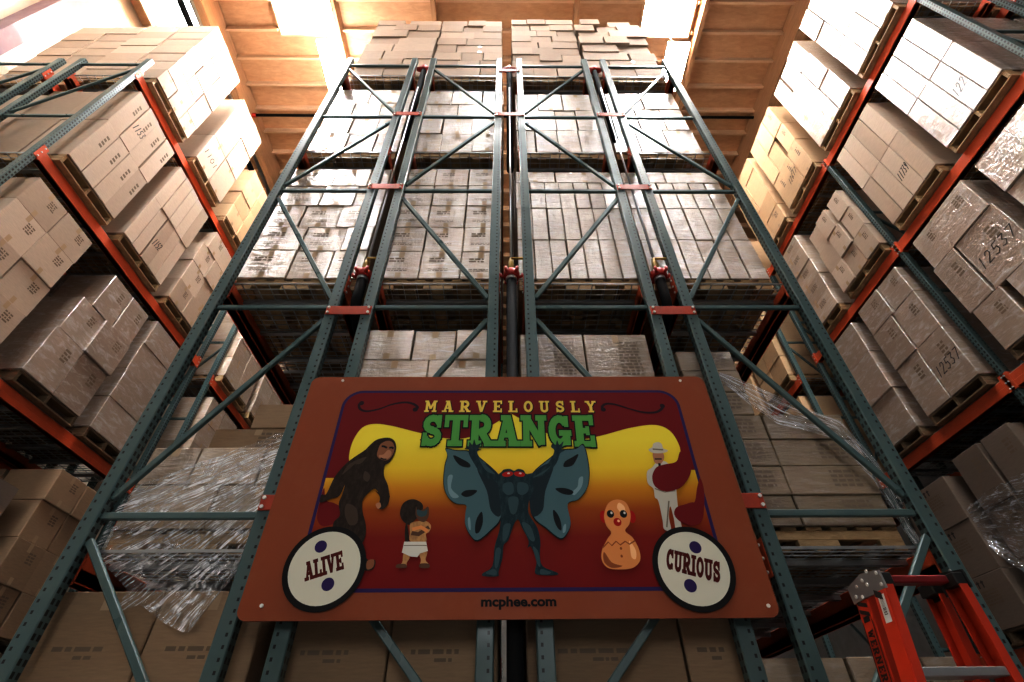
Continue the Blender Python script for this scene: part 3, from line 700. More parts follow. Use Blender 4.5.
# slab lettering: each glyph is bars in a unit-high cell; (x0,z0,x1,z1,thick) strokes and (x,z,w) slabs
def arc(cx, cz, rx, rz, a0, a1, t, n=10):
    P = [(cx + rx * math.cos(R_(a0 + (a1 - a0) * i / n)), cz + rz * math.sin(R_(a0 + (a1 - a0) * i / n))) for i in range(n + 1)]
    return [(*P[i], *P[i + 1], t) for i in range(n)]
T = .24
def slab(x, z, w): return (x - w / 2, z, x + w / 2, z, .15)
GL = {
 'M': (.95, [(.17, .07, .17, .93, .2), (.78, .07, .78, .93, .2), (.2, .95, .475, .3, .17), (.75, .95, .475, .3, .17), slab(.17, .07, .34), slab(.78, .07, .34), slab(.13, .93, .26), slab(.82, .93, .26)]),
 'A': (.9, [(.2, .07, .42, .95, .16), (.68, .07, .46, .95, .24), (.25, .34, .65, .34, .12), slab(.18, .07, .36), slab(.72, .07, .36), slab(.4, .93, .3)]),
 'R': (.88, [(.22, .07, .22, .93, T), slab(.22, .07, .42), slab(.3, .93, .55), slab(.35, .46, .4)] + arc(.45, .69, .23, .23, 90, -90, .22) + [(.45, .46, .7, .09, .22), slab(.75, .07, .3)]),
 'V': (.88, [(.2, .93, .42, .08, .24), (.7, .93, .46, .08, .16), slab(.18, .93, .36), slab(.71, .93, .34), (.36, .07, .5, .07, .13)]),
 'E': (.78, [(.22, .07, .22, .93, T), slab(.38, .07, .7), slab(.38, .93, .7), slab(.36, .5, .3), (.68, .0, .68, .3, .13), (.68, .72, .68, 1.0, .13), (.52, .37, .52, .63, .1)]),
 'L': (.74, [(.22, .07, .22, .93, T), slab(.38, .07, .72), slab(.22, .93, .42), (.67, .0, .67, .32, .14)]),
 'O': (.82, arc(.41, .5, .27, .40, 0, 360, .2, 20)),
 'U': (.84, [(.2, .3, .2, .93, .22), (.64, .3, .64, .93, .18), slab(.2, .93, .38), slab(.65, .93, .34)] + arc(.42, .3, .22, .22, 180, 360, .2)),
 'S': (.76, arc(.38, .71, .23, .2, 20, 270, .2) + arc(.38, .29, .24, .2, 90, -160, .2) + [(.62, .62, .62, .98, .12), (.13, .02, .13, .38, .12)]),
 'Y': (.88, [(.2, .93, .44, .48, .22), (.7, .93, .44, .48, .17), (.44, .07, .44, .5, T), slab(.18, .93, .34), slab(.71, .93, .32), slab(.44, .07, .42)]),
 'T': (.84, [(.42, .07, .42, .93, T), slab(.42, .93, .8), (.07, .64, .07, .98, .13), (.77, .64, .77, .98, .13), slab(.42, .07, .46)]),
 'N': (.92, [(.18, .07, .18, .93, .2), (.74, .07, .74, .93, .2), (.2, .93, .72, .08, .22), slab(.18, .07, .34), slab(.17, .93, .32), slab(.74, .93, .34)]),
 'G': (.86, arc(.42, .5, .28, .40, 40, 330, .22, 16) + [slab(.62, .42, .38), (.68, .06, .68, .44, .2), (.68, .66, .68, .96, .12)]),
 'I': (.46, [(.23, .07, .23, .93, T), slab(.23, .07, .44), slab(.23, .93, .44)]),
 'C': (.8, arc(.42, .5, .27, .40, 45, 320, .22, 16) + [(.66, .62, .66, .98, .12), (.66, .03, .66, .3, .1)]),
 'W': (1.1, [(.2, .93, .36, .08, .2), (.55, .8, .36, .08, .14), (.55, .8, .76, .08, .2), (.92, .93, .76, .08, .14), slab(.2, .93, .34), slab(.92, .93, .3)]),
}
def glyphs(A, text, P0, P1, h, m, k=0, grow=0, sx=None, shear=0):
    """text set between P0 and P1 (baseline ends), letters evenly spread"""
    P0, P1 = Vector(P0), Vector(P1); d = (P1 - P0); L = d.length; d.normalize(); nrm = Vector((-d.y, d.x))
    tot = sum(GL[c][0] for c in text); sx = (sx or .92) * L / (tot * h)
    gap = (L - tot * h * sx) / max(1, len(text) - 1); x = 0
    for c in text:
        w, st = GL[c]
        for s in st:
            a, b = Vector((s[0], s[1])), Vector((s[2], s[3])); dd = (b - a)
            if dd.length < 1e-5: continue
            dd.normalize(); n2 = Vector((-dd.y, dd.x)) * (s[4] / 2 + grow / h); e = dd * (grow / h + (.02 if s[4] > .1 else 0))
            q = [a - e - n2, b + e - n2, b + e + n2, a - e + n2]
            A.poly([P0 + d * (x + (p.x * h * sx)) + nrm * (p.y * h) for p in q], m, k)
        x += w * h * sx + gap
ze = Z(400, 380, 4.6545)
A = Art(); p0, p1 = ze([(113, 150), (916, 152)]); hh = ze([(500, 98)])[0][1] - ze([(500, 151)])[0][1]
glyphs(A, 'MARVELOUSLY', p0, p1, hh, K['title'], 1, 0, .66); glyphs(A, 'MARVELOUSLY', p0 + Vector((.004, -.004)), p1 + Vector((.004, -.004)), hh, K['dark'], 0, .002, .66)
A.done('upper_title', 'small spaced yellow slab lettering')
A = Art(); p0, p1 = ze([(92, 306), (914, 309)]); hh = ze([(500, 167)])[0][1] - ze([(500, 306)])[0][1]
glyphs(A, 'STRANGE', p0, p1, hh, K['green'], 1, .004, .93); glyphs(A, 'STRANGE', p0, p1, hh, K['dark'], 0, .013, .93)
A.done('main_title', 'large green slab lettering with a dark outline')

for nm, c1 in (('fur', K['furhi']), ('body', K['bodyhi']), ('squirrelhi', K['squirrel'])):
    t2 = NT(K[nm]); a_ = tuple(t2.b.inputs['Base Color'].default_value)[:3]; b_ = tuple(c1.node_tree.nodes['Principled BSDF'].inputs['Base Color'].default_value)[:3]
    t2.l(t2.mix(t2.math('MULTIPLY', t2.ramp(t2.noise(t2.pos((22, 1, 9)), 2.2, 6, .7), [(.45, (0, 0, 0)), (.8, (1, 1, 1))]), .8), a_, b_), t2.b.inputs['Base Color'])
# figures -------------------------------------------------------------
za, zb = Z(300, 380, 5.68), Z(230, 490, 4.267)
def ab(pts): return [za([p])[0] for p in pts]
# (1) dark shaggy ape-like figure walking
A = Art()
toA = lambda p: ((p[0] / 4.267 + 230 - 300) * 5.68, (p[1] / 4.267 + 490 - 380) * 5.68)     # one zoom's pixels in the other's
body = [(500, 330), (535, 345), (547, 385), (535, 430), (510, 470), (482, 490), (478, 545), (500, 600), (510, 660), toA((682, 30)), toA((676, 60)), toA((655, 82)), toA((630, 80)), toA((636, 62)), toA((640, 30)), toA((620, 5)),
        (445, 640), (420, 620), toA((570, 40)), toA((566, 90)), toA((580, 150)), toA((578, 200)), toA((560, 250)), toA((590, 300)), toA((620, 300)), toA((615, 335)), toA((580, 345)), toA((520, 320)), toA((455, 260)), toA((440, 150)), toA((470, 110)), toA((465, 60)), toA((480, 20)),
        (255, 600), (225, 660), toA((430, 40)), toA((385, 55)), toA((392, 20)), (150, 650), (200, 550), (260, 480), (310, 440), (370, 400), (400, 370), (440, 340)]
A.poly(crom(ab(body), 4), K['fur'])
for q in ([(370, 520), (400, 545), (385, 580), (360, 560)], [(240, 540), (290, 500), (320, 470), (280, 480)], toA and [toA((500, 60)), toA((540, 80)), toA((545, 140)), toA((510, 150)), toA((490, 100))], [(300, 470), (340, 450), (380, 440), (340, 480)]):
    A.poly(crom(ab(q), 4), K['furhi'], 1)
A.poly(crom(ab([(495, 348), (525, 355), (538, 390), (525, 430), (495, 458), (455, 450), (438, 430), (445, 395), (460, 365)]), 4), K['face'], 1)
A.poly(crom(ab([(500, 400), (520, 410), (515, 435), (485, 455), (455, 445), (450, 430), (475, 425)]), 4), K['facehi'], 2)
A.line(ab([(465, 378), (480, 380), (495, 388)]), .012, K['dark'], 3); A.line(ab([(508, 388), (522, 385), (532, 392)]), .012, K['dark'], 3); A.line(ab([(458, 445), (475, 452), (492, 452)]), .008, K['dark'], 3)
A.poly(crom(ab([toA((622, 62)), toA((640, 55)), toA((645, 72)), toA((632, 82))]), 3), K['facehi'], 2); A.poly(crom(ab([toA((585, 305)), toA((615, 298)), toA((612, 330)), toA((585, 340))]), 3), K['face'], 2)
A.done('shaggy_figure', 'dark brown long-armed shaggy walking figure')
# (2) squirrel in white briefs
A = Art()
A.poly(crom(zb([(790, 42), (820, 60), (822, 90), (790, 130), (765, 150), (740, 135), (726, 105), (735, 65), (760, 45)]), 4), K['fur'], 0)
A.poly(crom(zb([(755, 140), (765, 215), (748, 220), (747, 170)]), 4), K['fur'], 0)
A.poly(crom(zb([(770, 145), (800, 135), (840, 135), (858, 155), (850, 180), (836, 190), (836, 222), (772, 222), (768, 180)]), 4), K['squirrelhi'], 1)
A.poly(crom(zb([(795, 72), (802, 90), (830, 82), (845, 72), (850, 90), (845, 120), (828, 138), (806, 130), (792, 108)]), 4), K['squirrel'], 2)
A.poly(crom(zb([(800, 85), (825, 92), (842, 85), (838, 108), (818, 116), (800, 108)]), 4), K['bodyhi'], 3)
A.line(zb([(775, 185), (805, 190), (850, 160)]), .022, K['squirrel'], 2); A.line(zb([(778, 170), (815, 160), (845, 178)]), .02, K['skin'], 3)
A.poly(zb([(744, 222), (838, 222), (845, 262), (812, 272), (800, 288), (770, 285), (734, 268)]), K['white'], 2)
A.line(zb([(742, 238), (840, 238)]), .004, K['suitdk'], 3)
for q in ([(742, 272), (768, 286), (755, 312), (752, 330), (712, 332), (712, 322), (735, 312)], [(810, 275), (842, 266), (835, 300), (850, 318), (850, 332), (812, 330), (815, 300)]): A.poly(crom(zb(q), 4), K['squirrelhi'], 1)
for q in ([(715, 318), (750, 318), (752, 333), (710, 333)], [(812, 316), (848, 316), (850, 333), (812, 333)]): A.poly(crom(zb(q), 4), K['squirrel'], 2)
A.done('squirrel_figure', 'small squirrel figure with folded arms in white briefs')
# (3) winged blue figure
zc = Z(420, 430, 3.59); A = Art()
wl = [(92, 66), (130, 73), (178, 76), (215, 100), (285, 165), (300, 230), (292, 320), (255, 365), (207, 402), (178, 378), (162, 340), (163, 300), (165, 272), (128, 266), (98, 240), (84, 195), (88, 130), (98, 92)]
wr = [(587, 52), (560, 66), (502, 73), (470, 98), (400, 160), (392, 230), (405, 315), (450, 355), (503, 395), (530, 372), (541, 335), (530, 268), (568, 252), (598, 215), (608, 170), (604, 110)]
for w in (wl, wr):
    P = crom(zc(w), 4); A.poly(P, K['dark'], 0); cx = sum(p[0] for p in P) / len(P); cz = sum(p[1] for p in P) / len(P)
    A.poly([Vector((cx, cz)) + (p - Vector((cx, cz))) * .972 for p in P], K['wing'], 1)
for q in ([(230, 120), (285, 165), (296, 235), (288, 310), (255, 290), (240, 220), (205, 140)], [(450, 125), (400, 165), (392, 235), (402, 310), (440, 290), (450, 220), (480, 130)]): A.poly(crom(zc(q), 4), K['wingdk'], 2)
for q in ([(100, 170), (118, 165), (112, 210), (140, 240), (118, 245), (102, 220)], [(570, 175), (585, 170), (580, 205), (555, 235), (545, 225), (565, 205)], [(515, 345), (524, 340), (522, 365), (512, 370)], [(172, 320), (180, 318), (182, 360), (174, 350)]): A.poly(crom(zc(q), 4), K['winghi'], 2)
for q in ([(120, 92), (150, 105), (178, 122), (178, 136), (150, 132), (130, 115)], [(148, 232), (165, 218), (205, 218), (190, 235), (165, 242)], [(222, 295), (226, 330), (215, 365), (200, 372), (198, 345), (206, 315)],
          [(568, 88), (545, 100), (520, 115), (516, 134), (545, 130), (560, 110)], [(485, 212), (520, 210), (550, 222), (540, 234), (510, 230)], [(478, 288), (480, 320), (492, 350), (507, 362), (506, 335), (495, 305)]): A.poly(crom(zc(q), 3), K['dark'], 2)
body = [(270, 160), (292, 152), (300, 144), (322, 141), (338, 148), (352, 141), (372, 146), (385, 160), (440, 140), (470, 105), (482, 75), (470, 62), (478, 48), (486, 58), (492, 38), (500, 55), (515, 42), (508, 70), (520, 75), (503, 85), (490, 120), (455, 160), (405, 180), (408, 215), (392, 255), (390, 300), (420, 350), (432, 400), (430, 450), (440, 490), (490, 512), (490, 522), (430, 522), (412, 512), (418, 470), (398, 420), (385, 425), (390, 400), (365, 350), (352, 322), (335, 345), (318, 395), (300, 415), (296, 460), (282, 510), (280, 526), (228, 526), (226, 515), (260, 490), (268, 420), (285, 360), (290, 300), (285, 240), (275, 190), (225, 165), (190, 115), (175, 85), (175, 72), (160, 68), (175, 60), (178, 44), (188, 55), (195, 35), (202, 55), (220, 48), (210, 68), (222, 70), (205, 80), (222, 110)]
A.poly(crom(zc(body), 3), K['body'], 3)
for q in ([(300, 195), (330, 190), (336, 225), (315, 235), (298, 220)], [(352, 190), (385, 195), (388, 220), (368, 235), (350, 225)], [(300, 345), (325, 340), (315, 385), (298, 400)], [(365, 335), (395, 345), (412, 395), (395, 395)], [(272, 430), (290, 430), (280, 490), (268, 490)], [(405, 420), (425, 440), (432, 490), (420, 480)],
          [(210, 100), (240, 130), (270, 160), (235, 145)], [(470, 130), (440, 160), (405, 172), (450, 145)], [(318, 245), (352, 245), (348, 290), (335, 305), (322, 290)], [(235, 515), (262, 500), (275, 510), (270, 522)], [(435, 500), (470, 512), (455, 520), (432, 518)]): A.poly(crom(zc(q), 4), K['bodyhi'], 4)
for x0 in (315, 357):
    A.ell(zc([(x0, 160)])[0], .032, .016, K['eye'], 5, -.15 if x0 > 330 else .15); A.ell(zc([(x0 + 3, 157)])[0], .008, .005, K['white'], 6)
A.done('winged_figure', 'dark blue winged figure with red eyes and raised arms')
# (4) egg-shaped doll
zd = Z(580, 380, 2.844); A = Art()
A.poly(crom(zd([(105, 341), (130, 350), (143, 380), (140, 410), (128, 430), (150, 450), (168, 485), (170, 515), (150, 535), (115, 540), (80, 536), (62, 515), (62, 485), (78, 452), (88, 435), (74, 415), (68, 385), (80, 352)]), 5), K['skin'], 1)
A.poly(crom(zd([(110, 350), (126, 362), (128, 385), (118, 380), (105, 365)]), 4), K['skinhi'], 2); A.poly(crom(zd([(140, 458), (158, 485), (158, 510), (146, 505), (142, 480)]), 4), K['skinhi'], 2)
A.poly(crom(zd([(68, 490), (90, 520), (120, 530), (90, 535), (68, 518)]), 4), K['skindk'], 2)
A.line(zd([(64, 478), (80, 462), (90, 472), (102, 460), (114, 470), (128, 460), (140, 468), (156, 458)]), .007, K['skindk'], 2)
for x in (67, 147): A.ell(zd([(x, 390)])[0], .02, .034, K['eye'], 0)
for x in (86, 123): A.ell(zd([(x, 382)])[0], .019, .021, K['dark'], 3); A.ell(zd([(x + 3, 379)])[0], .006, .007, K['white'], 4)
A.ell(zd([(106, 405)])[0], .021, .022, K['eye'], 3); A.ell(zd([(109, 402)])[0], .007, .007, K['skinhi'], 4)
for p in ((116, 480), (118, 502)): A.ell(zd([p])[0], .006, .007, K['skindk'], 3)
A.done('doll_figure', 'orange egg-bodied doll with a red nose and dark eyes')
# (5) figure in a white suit and hat, half behind the curtain
A = Art()
A.poly(crom(zd([(205, 250), (190, 262), (192, 295), (208, 310), (212, 335), (222, 345), (234, 400), (238, 425), (258, 428), (252, 390), (256, 360), (266, 395), (272, 425), (290, 430), (280, 380), (275, 335), (272, 300), (262, 255), (240, 232), (215, 238)]), 4), K['suit'], 1)
A.poly(crom(zd([(208, 208), (234, 208), (238, 225), (228, 240), (214, 238), (208, 225)]), 4), K['facehi'], 2); A.line(zd([(212, 226), (232, 226)]), .008, K['dark'], 3)
A.poly(crom(zd([(194, 200), (205, 192), (208, 182), (222, 178), (232, 184), (236, 196), (250, 202), (236, 209), (208, 209)]), 4), K['suit'], 3); A.line(zd([(206, 198), (236, 200)]), .010, K['suitdk'], 4)
A.line(zd([(225, 238), (228, 262)]), .014, K['dark'], 2); A.line(zd([(252, 345), (246, 420)]), .008, K['suitdk'], 2); A.line(zd([(212, 310), (240, 320), (270, 316)]), .006, K['suitdk'], 2)
A.done('suited_figure', 'figure in a white suit and white hat, half covered by maroon curl')
A = Art(); A.poly(crom([S(*p) for p in [(680, 452), (676, 462), (664, 465), (656, 468), (652, 477), (655, 487), (666, 492), (680, 488), (688, 479), (691, 468), (688, 455)]], 5), K['maroon'])
A.poly(crom([S(*p) for p in [(694, 503), (684, 505), (676, 508), (674, 515), (680, 522), (692, 526), (701, 522), (700, 512)]], 5), K['maroon']); A.done('curtain_curl')
# badges
def badge(cu, cv, u0, u1, v0, v1, text, P0, P1, d1, d2, hpx):
    c = S(cu, cv); rx = (S(u1, cv)[0] - S(u0, cv)[0]) / 2; rz = (S(cu, v0)[1] - S(cu, v1)[1]) / 2; r = (rx + rz) / 2
    A = Art(); A.ell(c, r, r, K['black'], 0, n=48); A.ell(c, r * .865, r * .865, K['cream'], 1, n=48)
    for d in (d1, d2): A.ell(S(*d), r * .15, r * .15, K['navy'], 2)
    A.done('round_badge', 'cream disc with a thick black rim and two navy dots')
    A = Art(); h = hpx; glyphs(A, text, S(*P0), S(*P1), h, K['letter'], 0, .0022, .95); A.done('badge_lettering', 'dark red slab lettering on the disc')
fb = lambda x, y: (230 + x / 4.267, 490 + y / 4.267)
fd = lambda x, y: (580 + x / 2.844, 380 + y / 2.844)
badge(*fb(405, 331), fb(228, 0)[0], fb(582, 0)[0], fb(0, 152)[1], fb(0, 511)[1], 'ALIVE', fb(322, 390), fb(488, 336), fb(389, 243), fb(419, 404), .088)
badge(*fd(322, 534), fd(205, 0)[0], fd(438, 0)[0], fd(0, 414)[1], fd(0, 655)[1], 'CURIOUS', fd(243, 536), fd(398, 578), fd(327, 477), fd(313, 586), .098)
# web address along the lower margin
cu = bpy.data.curves.new('address', 'FONT'); cu.body = 'mcphee.com'; cu.size = .1; cu.offset = .0036; cu.resolution_u = 3
tmp = bpy.data.objects.new('address', cu); C.objects.link(tmp)
dg = bpy.context.evaluated_depsgraph_get(); me = bpy.data.meshes.new_from_object(tmp.evaluated_get(dg)); bpy.data.objects.remove(tmp)
xs = [v.co.x for v in me.vertices]; ys = [v.co.y for v in me.vertices if True]
a0, a1 = S(420 + 219 / 3.59, 430 + 628 / 3.59), S(420 + 490 / 3.59, 430 + 628 / 3.59); capz = S(512, 430 + 598 / 3.59)[1] - a0[1]
sx_ = (a1[0] - a0[0]) / (max(xs) - min(xs)); bm = bmesh.new(); bm.from_mesh(me)
for v in bm.verts:
    x, y = v.co.x, v.co.y; v.co = Vector((a0[0] + (x - min(xs)) * sx_, -.0012, a0[1] - .006 + y * capz / .060))
obj('web_address', bm, K['black'], sg)
for p in ((343, 381), (680, 381), (262, 606), (768, 606)):
    c = S(*p); bm = bmesh.new(); tube(bm, [(c[0], -.001, c[1]), (c[0], -.008, c[1])], .009, 10); obj('screw', bm, MT['white_bolt'], sg)

# ------------------------------------------------------------------ torn stretch film
def film_mat(name, amt=.32, along=True, haze=.09):
    m = bpy.data.materials.new(name); m.use_nodes = True; t = NT.__new__(NT); t.m = m; t.t = m.node_tree; t.b = None
    for n in list(t.t.nodes):
        if n.type != 'OUTPUT_MATERIAL': t.t.nodes.remove(n)
    out = [n for n in t.t.nodes if n.type == 'OUTPUT_MATERIAL'][0]
    tr = t.t.nodes.new('ShaderNodeBsdfTransparent'); tr.inputs[0].default_value = (.93, .93, .93, 1)
    gl = t.t.nodes.new('ShaderNodeBsdfGlossy'); gl.inputs['Roughness'].default_value = .16; gl.inputs[0].default_value = (.95, .95, .97, 1)
    df = t.t.nodes.new('ShaderNodeBsdfTranslucent'); df.inputs[0].default_value = (.8, .8, .82, 1)
    dd = t.t.nodes.new('ShaderNodeBsdfDiffuse'); dd.inputs[0].default_value = (.95, .95, .97, 1)
    uv = t.t.nodes.new('ShaderNodeUVMap'); mp = t.t.nodes.new('ShaderNodeMapping'); mp.inputs['Scale'].default_value = (15, .7, 1) if along else (1.1, 9, 1); mp.inputs['Rotation'].default_value = (0, 0, .05); t.l(uv.outputs[0], mp.inputs[0])
    st = t.noise(mp.outputs[0], 1.5, 4, .6, .5)
    mp3 = t.t.nodes.new('ShaderNodeMapping'); mp3.inputs['Scale'].default_value = (30, 1.5, 1) if along else (2, 16, 1); mp3.inputs['Rotation'].default_value = (0, 0, -.12); t.l(uv.outputs[0], mp3.inputs[0]); s3 = t.noise(mp3.outputs[0], 1.3, 3, .6, .8)
    mp2 = t.t.nodes.new('ShaderNodeMapping'); mp2.inputs['Scale'].default_value = (5, 4, 1); t.l(uv.outputs[0], mp2.inputs[0]); s2 = t.noise(mp2.outputs[0], 1.6, 4, .65, 1.5)
    h = t.math('ADD', st, t.math('MULTIPLY', s3, .5))
    bp = t.t.nodes.new('ShaderNodeBump'); bp.inputs['Strength'].default_value = .9; bp.inputs['Distance'].default_value = .05; t.l(h, bp.inputs['Height']); t.l(bp.outputs[0], gl.inputs['Normal'])
    ridge = t.math('MAXIMUM', t.ramp(t.math('ABSOLUTE', t.math('SUBTRACT', st, .5)), [(0, (1, 1, 1)), (.012, (.7, .7, .7)), (.034, (0, 0, 0))]), t.ramp(t.math('ABSOLUTE', t.math('SUBTRACT', s3, .52)), [(0, (.8, .8, .8)), (.028, (0, 0, 0))]))
    patch = t.ramp(s2, [(.36, (.08,) * 3), (.56, (1, 1, 1))])
    f = t.math('ADD', .07, t.math('MULTIPLY', ridge, .3))
    a = t.t.nodes.new('ShaderNodeMixShader'); t.l(f, a.inputs[0]); t.l(tr.outputs[0], a.inputs[1]); t.l(gl.outputs[0], a.inputs[2])
    w = t.math('ADD', t.math('MULTIPLY', t.math('MULTIPLY', ridge, patch), amt), t.math('MULTIPLY', patch, haze))  # white put along the ridges stands in for the film's glints
    b = t.t.nodes.new('ShaderNodeMixShader'); t.l(w, b.inputs[0]); t.l(a.outputs[0], b.inputs[1])
    c = t.t.nodes.new('ShaderNodeMixShader'); c.inputs[0].default_value = .2; t.l(dd.outputs[0], c.inputs[1]); t.l(df.outputs[0], c.inputs[2]); t.l(c.outputs[0], b.inputs[2])
    t.l(b.outputs[0], out.inputs[0]); return m
MT['film'] = film_mat('clear_stretch_film', .95); MT['film2'] = film_mat('gathered_stretch_film', .8, False); MT['film3'] = film_mat('crinkled_stretch_film', .5, False, .03)
def sheet(name, edgeA, edgeB, ya, yb, nu, nv, amp, m, label, curve=0, plane='y'):
    """film between two pixel polylines, at depths ya / yb"""
    def samp(E, t):
        L = [0]
        for p, q in zip(E[:-1], E[1:]): L.append(L[-1] + math.hypot(q[0] - p[0], q[1] - p[1]))
        x = t * L[-1]
        for i in range(len(E) - 1):
            if x <= L[i + 1] + 1e-9:
                f = (x - L[i]) / max(1e-9, L[i + 1] - L[i]); return (E[i][0] + (E[i + 1][0] - E[i][0]) * f, E[i][1] + (E[i + 1][1] - E[i][1]) * f)
        return E[-1]
    bm = bmesh.new(); uvl = bm.loops.layers.uv.new('UVMap'); g = []
    for i in range(nu + 1):
        row = []
        for j in range(nv + 1):
            s, t_ = i / nu, j / nv; a, b = samp(edgeA, s), samp(edgeB, s)
            p = (at if plane == 'y' else atx)(a[0] + (b[0] - a[0]) * t_, a[1] + (b[1] - a[1]) * t_, ya + (yb - ya) * t_)
            k = mnoise.noise(Vector((s * 3, t_ * 9, 1.7))) + .6 * mnoise.noise(Vector((s * 9, t_ * 21, 4.2))); q_ = k * amp
            if plane == 'y': p.y += q_
            else: p.x += q_
            v = bm.verts.new(p); row.append((v, (s, t_)))
        g.append(row)
    for i in range(nu):
        for j in range(nv):
            q = [g[i][j], g[i + 1][j], g[i + 1][j + 1], g[i][j + 1]]; f = bm.faces.new([x[0] for x in q]); f.smooth = True
            for l_, x in zip(f.loops, q): l_[uvl].uv = x[1]
    return tag(obj(name, bm, m), label, 'stretch film')
sheet('stretch_film', [(285, 432), (284, 440), (278, 470), (272, 500), (262, 535), (250, 562)], [(137, 486), (118, 508), (97, 548), (100, 560), (128, 590), (115, 613), (140, 604), (162, 622), (186, 634), (196, 622), (236, 570)], 2.795, 2.77, 60, 60, .012, MT['film'], 'torn clear stretch film draped over the low load beside the sign, ragged tail hanging')
sheet('stretch_film', [(719, 372), (755, 385), (782, 397), (812, 410), (841, 421), (862, 445), (882, 468), (902, 503), (912, 528), (924, 540)], [(720, 381), (748, 404), (776, 424), (808, 431), (832, 438), (852, 458), (874, 480), (890, 506), (904, 530), (914, 545)], 2.79, 2.79, 60, 10, .008, MT['film2'], 'torn clear film sagging in a band across the ladder-end load of the sign rack')
sheet('stretch_film', [(966, 508), (985, 491), (1010, 478), (1040, 468)], [(990, 548), (1008, 562), (1030, 575), (1060, 590)], 5.10, 5.10, 30, 30, .010, MT['film3'], 'crinkled clear film round the low ladder-side aisle load', plane='x')
# ------------------------------------------------------------------ ladder
LO = mat('ladder_orange_fibreglass', (.50, .045, .014), .45); LK = mat('ladder_black_plastic', (.012, .012, .012), .45); LR = mat('ladder_red_bar', (.17, .008, .010), .45); LA = mat('ladder_aluminium', (.42, .43, .44), .4, .85); LW = mat('ladder_sticker', (.62, .61, .58), .5)
lt = thing('step_ladder', 'orange fibreglass step ladder with aluminium steps standing in front of the rack end', 'ladder', (1.5, 2.05, 0))
o0 = Vector((1.5, 2.05, 0))
def rail_bm(p, q, w, d, side):
    """C-channel from p (top) to q (bottom); web on the side facing side*x"""
    bm = bmesh.new(); th = .006
    for off, ww, dd in ((Vector((side * w / 2, 0, 0)), th, d), (Vector((0, -d / 2, 0)), w, th), (Vector((0, d / 2, 0)), w, th)):
        a, b = Vector(p) + off, Vector(q) + off
        vs = [bm.verts.new(c + Vector((sx * ww / 2, sy * dd / 2, 0))) for c in (a, b) for sx, sy in ((-1, -1), (1, -1), (1, 1), (-1, 1))]
        for f in ((0, 1, 2, 3), (7, 6, 5, 4), (0, 4, 5, 1), (1, 5, 6, 2), (2, 6, 7, 3), (3, 7, 4, 0)): bm.faces.new([vs[i] for i in f])
    return bm
FY, RY = 2.03, 2.165
def L3(u, v, Y): return at(u, v, Y) - o0
tops = {('f', -1): L3(880, 578, FY), ('r', -1): L3(861, 586, RY), ('f', 1): L3(949, 574, FY), ('r', 1): L3(929, 582, RY)}
zt = tops[('f', -1)].z
bots = {}
for (fr, s), p in tops.items():
    p.z = zt
    u2 = {('f', -1): (914, 682), ('r', -1): (892, 682), ('f', 1): (1010, 682), ('r', 1): (977, 682)}[(fr, s)]
    q = L3(*u2, FY if fr == 'f' else RY); d = (q - p); bots[(fr, s)] = p + Vector((d.x / d.z, (-.02 if fr == 'f' else .10) / zt * -1 * 0, 1)) * (-zt + .003)
for key, p in tops.items():
    obj('front_rail' if key[0] == 'f' else 'rear_rail', rail_bm(p, bots[key], .032, .075, key[1]), LO, lt)
xl, xr = tops[('f', -1)].x, tops[('f', 1)].x
for s, x in ((-1, xl), (1, xr)):
    bm = bmesh.new(); xx = x + s * .022
    ys = [FY - 2.05 - .045, FY - 2.05 - .045, (FY + RY) / 2 - 2.05, RY - 2.05 + .05, RY - 2.05 + .05]; zs = [zt - .045, zt + .018, zt + .035, zt + .012, zt - .05]
    A_ = [bm.verts.new((xx - .004, y, z)) for y, z in zip(ys, zs)]; B_ = [bm.verts.new((xx + .004, y, z)) for y, z in zip(ys, zs)]
    bm.faces.new(A_); bm.faces.new(B_[::-1])
    for i in range(5): bm.faces.new((A_[i], B_[i], B_[(i + 1) % 5], A_[(i + 1) % 5]))
    pl = obj('hinge_plate', bm, LA if s < 0 else LK, lt)
    bm = bmesh.new()
    for y, z in ((-.05, -.03), (-.05, .01), (.0, .03), (.05, .01), (.10, .0), (.13, -.03), (.03, -.01), (.09, -.04)): tube(bm, [(xx + s * .004, y, zt + z), (xx + s * .008, y, zt + z)], .007, 8)
    obj('rivet', bm, MT['white_bolt'] if s < 0 else LA, pl)
    for y in (FY - 2.05, RY - 2.05):
        obj('end_cap', nb(x - .02, x + .02, y - .041, y + .041, zt - .034, zt + .010, bev=.003), LK, lt)
obj('top_bar', nb(xl + .02, xr - .02, -.03, .02, zt - .02, zt + .008, bev=.005), LR, lt)
zstep = (at(950, 668, FY) - o0).z
for k in range(7):
    z = zstep - .3 * k
    if z < .1: break
    f = (zt - z) / zt
    xa, xb = xl + (bots[('f', -1)].x - xl) * f, xr + (bots[('f', 1)].x - xr) * f
    bm = nb(xa + .012, xb - .012, FY - 2.05 - .036, FY - 2.05 + .045, z - .028, z, bev=.003); obj('step', bm, LA, lt)
    ya = RY - 2.05; xa, xb = tops[('r', -1)].x + (bots[('r', -1)].x - tops[('r', -1)].x) * f, tops[('r', 1)].x + (bots[('r', 1)].x - tops[('r', 1)].x) * f
    obj('rear_spreader', nb(xa + .01, xb - .01, ya - .012, ya + .012, z - .02, z, bev=.002), LA, lt)
